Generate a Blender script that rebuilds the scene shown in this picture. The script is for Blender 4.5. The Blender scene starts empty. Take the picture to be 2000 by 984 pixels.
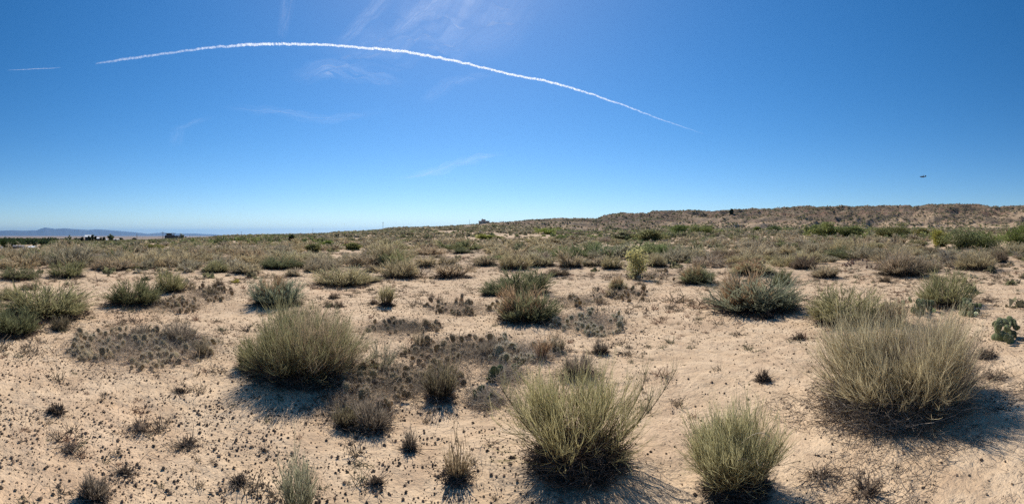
import bpy, math, random
import numpy as np
from math import radians, sin, cos, pi

# ------------------------------------------------------------------ camera, world, sun
SC = bpy.context.scene
COL = SC.collection
F = 820.0            # photo pixels per radian of the swept (cylindrical) panorama
CX, HY = 1000.0, 459.0   # column straight ahead, row of the true horizon
CAMZ = 1.6
cd = bpy.data.cameras.new('camera'); cam = bpy.data.objects.new('camera', cd); COL.objects.link(cam)
cam.location = (0, 0, CAMZ); cam.rotation_euler = (pi/2, 0, 0)
cd.type = 'PANO'; cd.panorama_type = 'CENTRAL_CYLINDRICAL'
cd.central_cylindrical_radius = 1.0
cd.central_cylindrical_range_u_min = -1000/F; cd.central_cylindrical_range_u_max = 1000/F
cd.central_cylindrical_range_v_min = -(984-HY)/F; cd.central_cylindrical_range_v_max = HY/F
cd.clip_start = 0.05; cd.clip_end = 400000
SC.camera = cam

SUN_EL, SUN_AZ = radians(44), (905-CX)/F          # azimuth clockwise from +Y
w = bpy.data.worlds.new('World'); SC.world = w; w.use_nodes = True
nt = w.node_tree; bg = nt.nodes['Background']
sky = nt.nodes.new('ShaderNodeTexSky'); sky.sky_type = 'NISHITA'; sky.sun_disc = False
sky.sun_elevation = SUN_EL; sky.sun_rotation = SUN_AZ
sky.altitude = 1500; sky.air_density = 1.0; sky.dust_density = 0.6; sky.ozone_density = 4.0
hs = nt.nodes.new('ShaderNodeHueSaturation'); hs.inputs['Saturation'].default_value = 1.3; hs.inputs['Hue'].default_value = .499
nt.links.new(sky.outputs[0], hs.inputs['Color']); nt.links.new(hs.outputs[0], bg.inputs[0]); bg.inputs[1].default_value = 0.09
sl = bpy.data.lights.new('sun', 'SUN'); sl.energy = 4.4; sl.angle = radians(0.5); sl.color = (1.0, 0.95, 0.87)
so = bpy.data.objects.new('sun', sl); COL.objects.link(so)
so.rotation_euler = (pi/2-SUN_EL, 0, pi-SUN_AZ); so.location = (0, 0, 50)
vs = SC.view_settings; SC.display_settings.display_device = 'sRGB'
vs.view_transform = 'Standard'; vs.look = 'None'; vs.gamma = 1; vs.use_curve_mapping = False
vs.exposure = 0.36
SC.cycles.use_denoising = False
SC.cycles.max_bounces = 5; SC.cycles.diffuse_bounces = 3; SC.cycles.transmission_bounces = 4
SC.cycles.transparent_max_bounces = 12; SC.cycles.volume_bounces = 0
SC.cycles.caustics_reflective = False; SC.cycles.caustics_refractive = False

rng = np.random.default_rng(11); random.seed(5)

# ------------------------------------------------------------------ noise
def _h(ix, iy, s):
    h = (ix.astype(np.int64)*374761393 + iy.astype(np.int64)*668265263 + s*974634777) & 0xffffffff
    h = ((h ^ (h >> 13))*1274126177) & 0xffffffff
    h = h ^ (h >> 16)
    return (h & 0xffff)/65535.0
def vn(x, y, s=0):
    x = np.asarray(x, float); y = np.asarray(y, float)
    ix = np.floor(x); iy = np.floor(y); fx = x-ix; fy = y-iy
    fx = fx*fx*fx*(fx*(fx*6-15)+10); fy = fy*fy*fy*(fy*(fy*6-15)+10)
    a = _h(ix, iy, s); b = _h(ix+1, iy, s); c = _h(ix, iy+1, s); d = _h(ix+1, iy+1, s)
    return (a+(b-a)*fx)*(1-fy)+(c+(d-c)*fx)*fy
def fbm(x, y, s=0, o=4):
    t = 0; amp = .5; n = 0
    for k in range(o):
        t = t+amp*vn(x*2**k+17*k, y*2**k-9*k, s+k); n += amp; amp *= .55
    return t/n
def ss(a, b, x):
    t = np.clip((x-a)/(b-a), 0, 1); return t*t*(3-2*t)

# ------------------------------------------------------------------ terrain height
SKY = np.array([(-400,497),(80,495),(95,482),(105,475),(128,474),(150,479),(175,482),(235,482),(250,476),(300,471),(330,468.5),(400,465.5),
 (430,461.5),(450,460.5),(500,459.3),(560,458.3),(600,457.2),(640,456),(655,453),(700,452),(740,449),(752,447),(765,444.5),(850,443),(900,440),(935,437.5),
 (1000,433.5),(1080,428.5),(1120,427),(1150,428),(1166,428.5),(1182,421),(1205,419.5),(1215,416.5),(1228,418),(1240,421),(1249,418),(1262,418.5),(1276,414.5),(1330,413.5),
 (1400,413.5),(1440,411.5),(1470,409.5),(1510,409),(1550,406),(1640,406),(1700,405),(1780,403.8),(1830,402.5),(1900,401),(1935,404.5),(1950,407),(1975,405),(2010,402),(2400,402)], float)
RR = np.array([(-400,50),(80,54),(95,92),(240,98),(330,190),(430,260),(600,330),(1000,380),(1400,450),(2000,420),(2400,420)], float)
MOUNDS = None
def terrain(x, y, fine=True):
    x = np.asarray(x, float); y = np.asarray(y, float)
    r = np.hypot(x, y); az = np.arctan2(x, y); px = CX+F*az
    R = np.interp(px, RR[:,0], RR[:,1]); sk = np.interp(px, SKY[:,0], SKY[:,1])
    zr = (HY-sk)/F*R+CAMZ
    s = (r-15)/(R-15); sc = np.clip(s, 0, 1)
    ridge = ss(860, 1180, px)
    g1 = .30*sc+.70*ss(.60, 1.0, sc)
    g0 = .55*sc+.45*sc*sc
    z = zr*(g0*(1-ridge)+g1*ridge)
    und = (fbm(x/9., y/9., 3, 3)-.5)*.5*ss(5, 30, r)*(1-ss(.7, .98, s)*.75) + (fbm(x/1.7, y/1.7, 7, 3)-.5)*.10
    z = z+und
    bad = ss(.42, .7, s)*(1-.75*ss(.90, 1., s))*(1-ss(1., 1.05, s))*ss(700, 1080, px)
    n1 = 1-np.abs(2*fbm(x/34., y/34., 21, 3)-1)*2.2; n2 = 1-np.abs(2*fbm(x/11., y/11., 31, 3)-1)*2.
    n3 = 1-np.abs(2*fbm(x/4.5, y/4.5, 36, 2)-1)*2.
    z = z+bad*((n1-.5)*4.2+(n2-.5)*1.9+(n3-.5)*.9)*(zr/33+.15)
    z = z+ss(.93,1,s)*(1-ss(1.02,1.1,s))*(fbm(x/6.,y/6.,41,3)-.5)*3.2*ss(650,1200,px)
    e = np.maximum(r-R, 0)
    z = z*(1-ss(0, 160, e)) - 6*ss(0, 170, e)*(1-.50*ss(88, 130, px)*(1-ss(300, 420, px))*(1-ss(330, 520, e))) - 19*ss(50, 3000, e) - 35*ss(1000, 20000, e)
    if MOUNDS is not None:      # sand caught under the plants
        sh = z.shape; zf = np.array(z, float).ravel(); xf = np.broadcast_to(x, sh).ravel(); yf = np.broadcast_to(y, sh).ravel(); k_ = np.nonzero(np.hypot(xf, yf) < 32)[0]
        for q in range(0, len(k_), 40000):
            kk = k_[q:q+40000]; d2 = ((xf[kk, None]-MOUNDS[None, :, 0])**2+(yf[kk, None]-MOUNDS[None, :, 1])**2)/MOUNDS[None, :, 2]**2
            zf[kk] += (np.exp(-d2*1.6)*MOUNDS[None, :, 3]).max(1)
        z = zf.reshape(sh) if sh else zf[0]
    if fine:
        nr = 1-ss(5, 11, r)
        z = z+nr*((fbm(x/.35, y/.35, 51, 3)-.5)*.035+(fbm(x/.09, y/.09, 61, 2)-.5)*.014)
    return z
def ang(px): return (px-CX)/F
def at(px, py, rmax=1200.):
    """ground point seen at photo pixel (px, py): first crossing along the ray"""
    a = ang(px); t = (HY-py)/F
    r = np.concatenate([np.arange(1.5, 60, .03), np.arange(60, rmax, .5)])
    z = terrain(r*sin(a), r*cos(a)); hit = np.nonzero(z >= CAMZ+t*r)[0]
    d = r[hit[0]] if len(hit) else rmax
    x, y = d*sin(a), d*cos(a)
    return x, y, float(terrain(x, y)), float(d)

# ------------------------------------------------------------------ object helpers
def tag(o, label=None, cat=None, group=None, kind=None):
    if label: o['label'] = label
    if cat: o['category'] = cat
    if group: o['group'] = group
    if kind: o['kind'] = kind
    return o
def empty(name, loc, rz=0):
    o = bpy.data.objects.new(name, None); COL.objects.link(o); o.location = loc; o.rotation_euler = (0, 0, rz)
    o.empty_display_size = .2
    return o
def link(name, me, parent=None, loc=(0,0,0), rot=(0,0,0), scale=(1,1,1), color=None):
    o = bpy.data.objects.new(name, me); COL.objects.link(o)
    o.location = loc; o.rotation_euler = rot; o.scale = scale
    if parent is not None: o.parent = parent
    if color is not None: o.color = (*color, 1)
    return o
def mesh(name, V, faces, mat, col=None, attrs=None, smooth=False):
    """faces: list of (M,k) int arrays"""
    me = bpy.data.meshes.new(name)
    V = np.asarray(V, np.float32).reshape(-1, 3)
    if not isinstance(faces, (list, tuple)): faces = [faces]
    faces = [np.asarray(f, np.int32) for f in faces if len(f)]
    li = np.concatenate([f.ravel() for f in faces]); tot = np.concatenate([np.full(len(f), f.shape[1], np.int32) for f in faces])
    st = np.concatenate([[0], np.cumsum(tot)[:-1]]).astype(np.int32)
    me.vertices.add(len(V)); me.vertices.foreach_set('co', V.ravel())
    me.loops.add(len(li)); me.loops.foreach_set('vertex_index', li)
    me.polygons.add(len(tot)); me.polygons.foreach_set('loop_start', st)
    me.polygons.foreach_set('use_smooth', np.full(len(tot), smooth, bool))
    if col is not None:
        a = me.color_attributes.new('col', 'FLOAT_COLOR', 'POINT')
        c = np.ones((len(V), 4), np.float32); c[:, :3] = col; a.data.foreach_set('color', c.ravel())
    for k, v in (attrs or {}).items():
        a = me.attributes.new(k, 'FLOAT', 'POINT'); a.data.foreach_set('value', np.asarray(v, np.float32))
    me.update(calc_edges=True); me.materials.append(mat)
    return me
BOXF = np.array([(0,1,3,2),(4,6,7,5),(0,4,5,1),(2,3,7,6),(0,2,6,4),(1,5,7,3)])
def boxes(name, bl, mat):
    """bl: list of (x0,x1,y0,y1,z0,z1)"""
    V = []; Fc = []
    for b in bl:
        n = len(V); V += [(b[i], b[2+j], b[4+k]) for i in (0,1) for j in (0,1) for k in (0,1)]; Fc.append(BOXF+n)
    return mesh(name, V, [np.concatenate(Fc)], mat)

# ------------------------------------------------------------------ materials
def mat_new(name):
    m = bpy.data.materials.new(name); m.use_nodes = True; t = m.node_tree
    for n in list(t.nodes): t.nodes.remove(n)
    out = t.nodes.new('ShaderNodeOutputMaterial'); return m, t, out
def N(t, kind, **kw):
    n = t.nodes.new(kind)
    for k, v in kw.items():
        if isinstance(k, str) and k.startswith('i_'): n.inputs[k[2:].replace('_', ' ')].default_value = v
        else: setattr(n, k, v)
    return n
def mixc(t, a, b, f, mode='MIX'):
    n = t.nodes.new('ShaderNodeMix'); n.data_type = 'RGBA'; n.blend_type = mode
    for s, v in ((0, f), (6, a), (7, b)):
        if isinstance(v, bpy.types.NodeSocket): t.links.new(v, n.inputs[s])
        elif s == 0: n.inputs[0].default_value = v
        else: n.inputs[s].default_value = (*v, 1)
    return n.outputs[2]
def math_(t, op, a, b=0., c=None, clamp=False):
    n = t.nodes.new('ShaderNodeMath'); n.operation = op; n.use_clamp = clamp
    for i, v in enumerate((a, b, c)):
        if v is None: continue
        if isinstance(v, bpy.types.NodeSocket): t.links.new(v, n.inputs[i])
        else: n.inputs[i].default_value = v
    return n.outputs[0]
def rampf(t, v, lo, hi):
    n = t.nodes.new('ShaderNodeMapRange'); n.interpolation_type = 'SMOOTHSTEP'
    t.links.new(v, n.inputs[0]); n.inputs[1].default_value = lo; n.inputs[2].default_value = hi
    return n.outputs[0]
def noise(t, vec, scale, detail=3, rough=.55, dist=0):
    n = N(t, 'ShaderNodeTexNoise'); n.inputs['Scale'].default_value = scale; n.inputs['Detail'].default_value = detail
    n.inputs['Roughness'].default_value = rough; n.inputs['Distortion'].default_value = dist
    t.links.new(vec, n.inputs['Vector']); return n.outputs[0]

def make_plant(name, trans=.45, gloss=0.0, use_obj=True):
    m, t, out = mat_new(name)
    at_ = N(t, 'ShaderNodeAttribute', attribute_name='col'); c = at_.outputs[0]
    if use_obj:
        oi = N(t, 'ShaderNodeObjectInfo'); c = mixc(t, c, oi.outputs['Color'], 1.0, 'MULTIPLY')
    d = N(t, 'ShaderNodeBsdfDiffuse'); tr = N(t, 'ShaderNodeBsdfTranslucent'); mx = N(t, 'ShaderNodeMixShader'); mx.inputs[0].default_value = trans
    t.links.new(c, d.inputs[0]); t.links.new(c, tr.inputs[0]); t.links.new(d.outputs[0], mx.inputs[1]); t.links.new(tr.outputs[0], mx.inputs[2])
    t.links.new(mx.outputs[0], out.inputs[0]); return m
def make_solid(name, col, rough=.8, var=.15, scale=3., metal=0.):
    m, t, out = mat_new(name); tc = N(t, 'ShaderNodeTexCoord')
    nz = noise(t, tc.outputs['Object'], scale, 4)
    c = mixc(t, [v*(1-var) for v in col], [min(1, v*(1+var)) for v in col], nz)
    b = N(t, 'ShaderNodeBsdfPrincipled'); t.links.new(c, b.inputs['Base Color']); b.inputs['Roughness'].default_value = rough; b.inputs['Metallic'].default_value = metal
    t.links.new(b.outputs[0], out.inputs[0]); return m

def make_ground():
    m, t, out = mat_new('sand_ground')
    geo = N(t, 'ShaderNodeNewGeometry'); P = geo.outputs['Position']
    rock = N(t, 'ShaderNodeAttribute', attribute_name='rock').outputs['Fac']
    lit = N(t, 'ShaderNodeAttribute', attribute_name='litter').outputs['Fac']
    far = N(t, 'ShaderNodeAttribute', attribute_name='far').outputs['Fac']
    n_big = noise(t, P, .35, 4); n_mid = noise(t, P, 2.3, 5, .6); n_fine = noise(t, P, 38, 4, .65); n_gr = noise(t, P, 160, 2, .6)
    sand = mixc(t, (.56, .395, .245), (.67, .49, .315), rampf(t, n_mid, .35, .65))
    sand = mixc(t, sand, (.60, .36, .21), math_(t, 'MULTIPLY', rampf(t, n_big, .52, .72), .35))
    sand = mixc(t, sand, (.27, .185, .115), math_(t, 'MULTIPLY', rampf(t, n_fine, .54, .72), .55))
    sand = mixc(t, sand, (.66, .50, .34), math_(t, 'MULTIPLY', rampf(t, n_gr, .60, .75), .5))
    n_cr = noise(t, P, 1.1, 6, .7, .8); n_cl = noise(t, P, 17, 3, .6)
    sand = mixc(t, sand, (.40, .27, .17), math_(t, 'MULTIPLY', rampf(t, n_cr, .50, .60), .45))
    sand = mixc(t, sand, (.22, .16, .105), math_(t, 'MULTIPLY', rampf(t, n_cl, .60, .68), .55))
    # organic litter among the plants
    ln = math_(t, 'ADD', lit, math_(t, 'MULTIPLY', math_(t, 'SUBTRACT', n_mid, .5), 1.4))
    ln = math_(t, 'ADD', ln, math_(t, 'MULTIPLY', math_(t, 'SUBTRACT', n_fine, .5), 1.6))
    lmask = math_(t, 'MULTIPLY', rampf(t, ln, .35, .85), .8)
    sand = mixc(t, sand, (.20, .155, .115), lmask)
    # slopes: banded badland clay, small scrub specks
    sep = N(t, 'ShaderNodeSeparateXYZ'); t.links.new(P, sep.inputs[0])
    n_h = noise(t, P, .03, 4, .6); zz = math_(t, 'ADD', math_(t, 'MULTIPLY', sep.outputs[2], .085), math_(t, 'MULTIPLY', n_h, 1.3))
    cr = N(t, 'ShaderNodeValToRGB'); t.links.new(math_(t, 'FRACT', zz), cr.inputs[0]); e = cr.color_ramp
    cols = [(0, (.30,.21,.15)), (.18, (.38,.25,.18)), (.33, (.25,.14,.105)), (.48, (.40,.30,.21)), (.62, (.33,.185,.14)), (.78, (.20,.15,.115)), (1, (.30,.21,.15))]
    e.elements[0].position = 0; e.elements[0].color = (*cols[0][1], 1); e.elements[1].position = 1; e.elements[1].color = (*cols[-1][1], 1)
    for p_, c_ in cols[1:-1]: k = e.elements.new(p_); k.color = (*c_, 1)
    n_s = noise(t, P, .45, 5, .7)
    clay = mixc(t, cr.outputs[0], (.13, .105, .07), math_(t, 'MULTIPLY', rampf(t, n_s, .44, .60), .8))
    c = mixc(t, sand, mixc(t, clay, (.72,.73,.68), 1., 'MULTIPLY'), rock)
    n_v = noise(t, P, .0012, 5, .6)
    plain = mixc(t, (.20, .15, .11), (.32, .24, .18), rampf(t, n_v, .35, .65))
    c = mixc(t, c, plain, far)
    b = N(t, 'ShaderNodeBsdfPrincipled'); b.inputs['Roughness'].default_value = 1; b.inputs['Specular IOR Level'].default_value = .1
    t.links.new(c, b.inputs['Base Color'])
    hsum = math_(t, 'ADD', math_(t, 'MULTIPLY', n_fine, .012), math_(t, 'MULTIPLY', n_gr, .002))
    hsum = math_(t, 'ADD', hsum, math_(t, 'MULTIPLY', n_mid, .05)); hsum = math_(t, 'ADD', hsum, math_(t, 'MULTIPLY', n_cl, .012)); hsum = math_(t, 'ADD', hsum, math_(t, 'MULTIPLY', n_cr, .05))
    hsum = math_(t, 'ADD', hsum, math_(t, 'MULTIPLY', math_(t, 'MULTIPLY', n_s, rock), 1.5))
    bp = N(t, 'ShaderNodeBump'); bp.inputs['Strength'].default_value = .9; bp.inputs['Distance'].default_value = 1.
    t.links.new(hsum, bp.inputs['Height']); t.links.new(bp.outputs[0], b.inputs['Normal'])
    t.links.new(b.outputs[0], out.inputs[0]); return m

M_plant = make_plant('plant_stems'); M_leaf = make_plant('leaves', .55); M_stuff = make_plant('scrub', .35, use_obj=False)
M_wood = make_plant('dead_wood', .0); M_ground = make_ground()
M_mount = make_solid('mountain_rock', (.085, .085, .095), 1, .35, .0009)

# ------------------------------------------------------------------ strands
def nrm(v): return v/np.maximum(np.linalg.norm(v, axis=-1, keepdims=True), 1e-9)
def integrate(P0, D0, D1, L, k, wob=.12):
    n = len(P0); pts = np.zeros((n, k, 3)); pts[:, 0] = P0
    w_ = np.cumsum(rng.normal(0, wob, (n, k-1, 3)), axis=1)*.6
    for i in range(k-1):
        f = i/(max(1, k-2)); D = nrm(D0*(1-f)+D1*f+w_[:, i])
        pts[:, i+1] = pts[:, i]+D*(L/(k-1))[:, None]
    return pts
def ribbons(pts, w0, w1, sides=2):
    """pts (n,k,3) -> verts, quads; sides 2 flat, 3 prism"""
    n, k, _ = pts.shape
    T = nrm(np.diff(pts, axis=1)); T = np.concatenate([T, T[:, -1:]], 1)
    A = nrm(rng.normal(size=(n, 1, 3))); S = nrm(np.cross(T, A)); B = np.cross(T, S)
    f = np.linspace(0, 1, k)[None, :, None]; W = (np.reshape(w0, (-1,1,1))*(1-f)+np.reshape(w1, (-1,1,1))*f)*.5
    if sides == 2: off = np.stack([S*W, -S*W], 2)
    else: off = np.stack([S*W, (-.5*S+.866*B)*W, (-.5*S-.866*B)*W], 2)
    V = pts[:, :, None, :]+off
    base = (np.arange(n)[:, None, None]*k+np.arange(k-1)[None, :, None])*sides
    s = np.arange(sides if sides > 2 else 1)[None, None, :]; s2 = (s+1) % sides
    Fq = np.stack([base+s, base+s2, base+sides+s2, base+sides+s], -1).reshape(-1, 4)
    return V.reshape(-1, 3), Fq, n*k*sides
def rep(a, k, sides): return np.repeat(a, k*sides, axis=0)
class Bag:
    def __init__(s): s.V = []; s.F4 = []; s.F3 = []; s.C = []; s.n = 0
    def strands(s, pts, w0, w1, col, sides=2):
        V, Fq, n = ribbons(pts, w0, w1, sides); s.V.append(V); s.F4.append(Fq+s.n)
        col = np.asarray(col, float)
        if col.ndim == 1: col = np.tile(col, (len(pts), 1))
        if col.ndim == 2: C = rep(col, pts.shape[1], sides)
        else: C = np.repeat(col.reshape(-1, 3), sides, axis=0)
        s.C.append(C); s.n += n
    def tris(s, V, col):
        m_ = len(V)//3; s.V.append(V); s.F3.append(np.arange(m_*3).reshape(-1, 3)+s.n); s.C.append(col); s.n += m_*3
    def polys(s, V, Fc, col):
        s.V.append(V); (s.F4 if Fc.shape[1] == 4 else s.F3).append(Fc+s.n); s.C.append(np.broadcast_to(col, (len(V), 3))); s.n += len(V)
    def mesh(s, name, mat, smooth=False):
        fs = []
        if s.F4: fs.append(np.concatenate(s.F4))
        if s.F3: fs.append(np.concatenate(s.F3))
        return mesh(name, np.concatenate(s.V), fs, mat, col=np.concatenate(s.C), smooth=smooth)
def leafy(P, size, col, var=.35):
    """random small triangles at points P"""
    n = len(P); A = nrm(rng.normal(size=(n, 3))); B = nrm(np.cross(A, rng.normal(size=(n, 3))))
    s = (size*rng.uniform(.6, 1.3, n))[:, None]
    V = np.stack([P+A*s*.6, P-A*s*.5+B*s*.38, P-A*s*.5-B*s*.38], 1).reshape(-1, 3)
    c = np.asarray(col)*rng.uniform(1-var, 1+var, (n, 1)); return V, np.repeat(c, 3, 0)

def shrub(W, H, n1, n2, n3, thick, wood, tip, spread=72, up=.45, base=.12, sides=2, lop=.25, k=(6,5,4), low=.0, wob=.10, rnd=(.7, 1.08), ju=(.28, .22), u0=.3):
    """erect many-stemmed shrub: stems -> twigs -> fine twigs reaching a rounded, uneven envelope. returns woody Bag, twig Bag"""
    wood = np.array(wood); tip = np.array(tip)
    ph = rng.uniform(0, 2*pi, n1); th = radians(spread)*np.sqrt(rng.uniform(low, 1, n1))
    lobe = 1+lop*np.sin(ph*2+rng.uniform(0, 6))*.5+lop*np.sin(ph*3+rng.uniform(0, 6))*.5
    D = np.stack([np.sin(th)*np.cos(ph), np.sin(th)*np.sin(ph), np.cos(th)], 1); Z = np.array([0, 0, 1.])
    D1 = nrm(D*(1-up)+Z*up); Dm = nrm(D+D1)
    st = np.hypot(Dm[:, 0], Dm[:, 1])
    env = 1/np.sqrt((st/(W/2*lobe))**2+(Dm[:, 2]/H)**2)*rng.uniform(*rnd, n1)
    P0 = np.stack([np.cos(ph), np.sin(ph), 0*ph], 1)*(base*W*np.sqrt(rng.uniform(0, 1, n1)))[:, None]
    L1 = env*rng.uniform(.55, .8, n1)
    s1 = integrate(P0, D, D1, L1, k[0], wob)
    wb, tb = Bag(), Bag()
    c1 = wood*rng.uniform(.6, 1.3, (n1, 1))
    wb.strands(s1, thick*2.6*rng.uniform(.6, 1.4, n1), thick*1.3, c1, 3 if sides == 3 else 2)
    def child(par, n, pk, len_, kk, upb, jit):
        i = rng.integers(0, len(par), n); u = rng.uniform(u0, 1, n)*(pk-1); a = np.minimum(u.astype(int), pk-2); f = (u-a)[:, None]
        p = par[i, a]*(1-f)+par[i, a+1]*f; d = nrm(par[i, a+1]-par[i, a])
        d0 = nrm(d+rng.normal(0, jit, (n, 3))); d1 = nrm(d0*(1-upb)+Z*upb)
        return integrate(p, d0, d1, len_(i), kk, wob), i
    if n2:
        s2, i2 = child(s1, n2, k[0], lambda i: env[i]*rng.uniform(.28, .5, n2), k[1], up*.8, ju[0])
        f = np.linspace(0, 1, k[1])[None, :, None]
        c2 = (wood*(1-f*.9)+tip*f*.9)*rng.uniform(.6, 1.35, (n2, 1, 1))
        tb.strands(s2, thick*1.3, thick*.8, c2, sides)
    if n3:
        s3, _ = child(s2, n3, k[1], lambda i: env[i2[i]]*rng.uniform(.14, .32, n3), k[2], up*.7, ju[1])
        tb.strands(s3, thick*.95, thick*.5, tip*rng.uniform(.55, 1.45, (n3, 1)), 2)
    return wb, tb
def litter_mound(W, H, n, thick, col):
    b = Bag(); r = np.sqrt(rng.uniform(0, 1, n)); ph = rng.uniform(0, 2*pi, n)
    P0 = np.stack([r*np.cos(ph)*W/2, r*np.sin(ph)*W/2, rng.uniform(0, 1, n)*H*(1-r*r)], 1)
    D = nrm(rng.normal(size=(n, 3))*[1, 1, .45]+np.array([0, 0, .1])); D1 = nrm(D+rng.normal(0, .5, (n, 3)))
    pts = integrate(P0, D, D1, W*rng.uniform(.1, .28, n), 4, .25); pts[:, :, 2] = np.abs(pts[:, :, 2])*.8
    b.strands(pts, thick, thick*.6, np.array(col)*rng.uniform(.4, 1.5, (n, 1))); return b

# ------------------------------------------------------------------ the plants one can point at: (px, base py, width px, top py, type, label)
# types: olive, green, dark, buff, grey, rust, tan
SHRUBS = [
 (93,620,165,550,'olive','wide olive shrub at the left with tall loose stems'),
 (25,656,120,592,'green','grey-green shrub cut by the left edge, in front of the wide olive shrub'),
 (118,645,40,612,'dry','small dark dry tuft at the foot of the wide olive shrub'),
 (18,588,62,560,'olive','low olive shrub at the left edge, behind the grey-green one'),
 (58,566,34,547,'dry','small brown dry bush between two shrubs near the left edge'),
 (35,548,72,519,'green','flat-topped dark green shrub with a rusty side near the left edge'),
 (131,545,76,507,'olive','rounded straw-olive shrub directly below the thin fence post'),
 (218,530,92,501,'buff','wide tan shrub casting a black shadow on open sand'),
 (262,600,112,540,'dark','dark green shrub with pale dead stalks at its foot'),
 (333,573,62,524,'olive','olive shrub with reddish side touching the dark green shrub'),
 (283,527,44,500,'grey','grey-green shrub right of the wide tan shrub'),
 (323,523,48,502,'buff','round tan shrub, first of a row left of the yellowish one'),
 (369,524,52,500,'grey','brownish grey shrub, second of the row on the left flat'),
 (420,535,58,505,'olive','olive shrub with a bleached bent stalk in front'),
 (478,537,58,500,'buff','tall tan shrub with a black shadow under its left side'),
 (428,559,14,541,'dry','thin brown tuft next to the tiny yellow shrub'),
 (460,553,18,543,'yellow','tiny yellow-flowered shrublet on pale sand'),
 (408,577,24,556,'dry','greyish dead tuft among dark cactus clumps'),
 (548,527,78,499,'green','grey-green shrub with bare stems below, in the middle row'),
 (588,524,40,498,'buff','brown shrub joined to the right of a grey-green one'),
 (616,532,46,503,'grey','loose grey shrub left of the big straw-coloured mound'),
 (572,541,32,520,'buff','small pale straw bush behind the blue-green shrub'),
 (540,600,104,540,'bluegreen','blue-green shrub with dusty pink dead tops on its left'),
 (688,514,44,494,'buff','brown shrub with dark feet in the middle distance'),
 (735,506,42,488,'dark','small dark green shrub on bare ground in the middle distance'),
 (668,561,112,515,'straw','big straw-coloured mound shrub with a black hollow at its base'),
 (725,532,28,512,'dry','small brown bush in the gap between two big straw mounds'),
 (722,552,40,530,'buff','low grey-brown growth against the straw mound'),
 (780,546,76,500,'straw','upright straw-brown shrub with white stubble at its foot'),
 (834,522,50,496,'buff','tan shrub behind the black-based tussock row'),
 (873,519,36,498,'buff','small tan shrub second behind the black-based row'),
 (882,545,82,514,'tussock','wide tussock with black base and pale tops'),
 (948,521,48,492,'buff','tan shrub with dark right foot left of the broad tan group'),
 (902,496,38,482,'green','small dark green bush far behind the tussocks'),
 (755,601,34,553,'tuft','upright straw grass tuft standing alone on sand'),
 (730,595,16,578,'dry','small brown tuft left of the upright straw tuft'),
 (651,584,15,564,'dry','little round brown tuft beside a dead stick'),
 (643,600,18,588,'dry','brown dead clump below the little round tuft'),
 (661,600,18,584,'dry','twin dead clump with rusty edge near the little round tuft'),
 (1005,529,60,489,'straw','broad tan shrub left of centre of the tan group'),
 (1055,522,56,486,'buff','broad tan shrub on the right of the tan group'),
 (1018,578,120,520,'green','big deep green shrub behind the rust-topped one'),
 (968,580,60,545,'green','thin green shrub leaning left of the big deep green one'),
 (1030,632,124,562,'rustgreen','rust-topped shrub with dark hollow and crossed dead stalks'),
 (1090,538,46,524,'dry','low brown dead growth right of the deep green shrub'),
 (1114,525,46,478,'buff','narrow-footed tan shrub shaped like a fan'),
 (1163,521,38,494,'grey','grey shrub left of the yellow-leaved little tree'),
 (1195,527,42,496,'straw','straw shrub with dark foot at the left of the yellow tree'),
 (1207,568,32,534,'rust','rusty pink grass tuft below the yellow tree'),
 (1285,523,44,491,'straw','straw-topped grey shrub with dark foot right of the yellow tree'),
 (1320,512,34,474,'grey','tall grey shrub with bare branching top right of the yellow tree'),
 (1357,511,52,478,'buff','broad brown-grey shrub above the rust and green one'),
 (1362,557,74,517,'rustgreen','shrub half rusty on the left and half dark green on the right'),
 (1405,500,36,480,'straw','small straw shrub at the edge of a sandy lane'),
 (1432,517,42,497,'straw','pale straw shrub behind the orange-topped one'),
 (1470,500,60,474,'buff','tan shrub group member behind the pale straw shrub'),
 (1472,537,90,507,'rust','flat orange-topped shrub behind the largest grey-green shrub'),
 (1472,612,185,532,'bluegreen','largest grey-green shrub with brown centre, right of the middle'),
 (1526,560,44,520,'green','small green shrub behind the right shoulder of the largest grey-green shrub'),
 (1571,527,48,495,'dry','brown shrub with dark middle left of the sandy clearing'),
 (1611,545,54,503,'buff','brown tussock with a sharp black shadow to its right'),
 (1645,498,72,464,'straw','pale tan shrub at the upper edge of the sandy clearing'),
 (1692,497,34,470,'straw','narrow straw shrub right of the pale tan shrub'),
 (1722,503,38,484,'dry','brown bush at the end of the pinkish dead ground'),
 (1538,500,42,478,'straw','straw shrub left of the sandy clearing'),
 (1655,634,150,556,'olive','broad olive shrub with black hollows, behind the big foreground bush'),
 (1760,541,92,493,'darkbuff','broad brown shrub with deep black middle on the right'),
 (1812,533,50,498,'grey','grey-brown shrub joined to the broad brown one'),
 (1848,604,112,523,'open','open fan-shaped shrub rising behind the prickly pears'),
 (1818,498,52,477,'dry','brown-grey shrub in front of the light green thicket'),
 (1788,481,36,463,'olive','small round olive bush at the left of the light green thicket'),
 (1905,530,82,485,'straw','straw shrub whose dark shadow points right over the sand'),
 (1950,514,34,484,'dry','dark-footed grey bush right of the shadowed straw shrub'),
 (1980,502,76,472,'buff','grey-brown shrub at the right edge below the green thicket'),
 (1728,552,26,538,'dry','small grey bush in front of the broad brown shrub'),
 (1745,640,60,585,'tangrass','pale tan grassy shrub between the olive shrub and the prickly pears'),
 (505,728,92,652,'dark','dark green shrub joined to the left of the big olive-brown shrub'),
]
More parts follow.
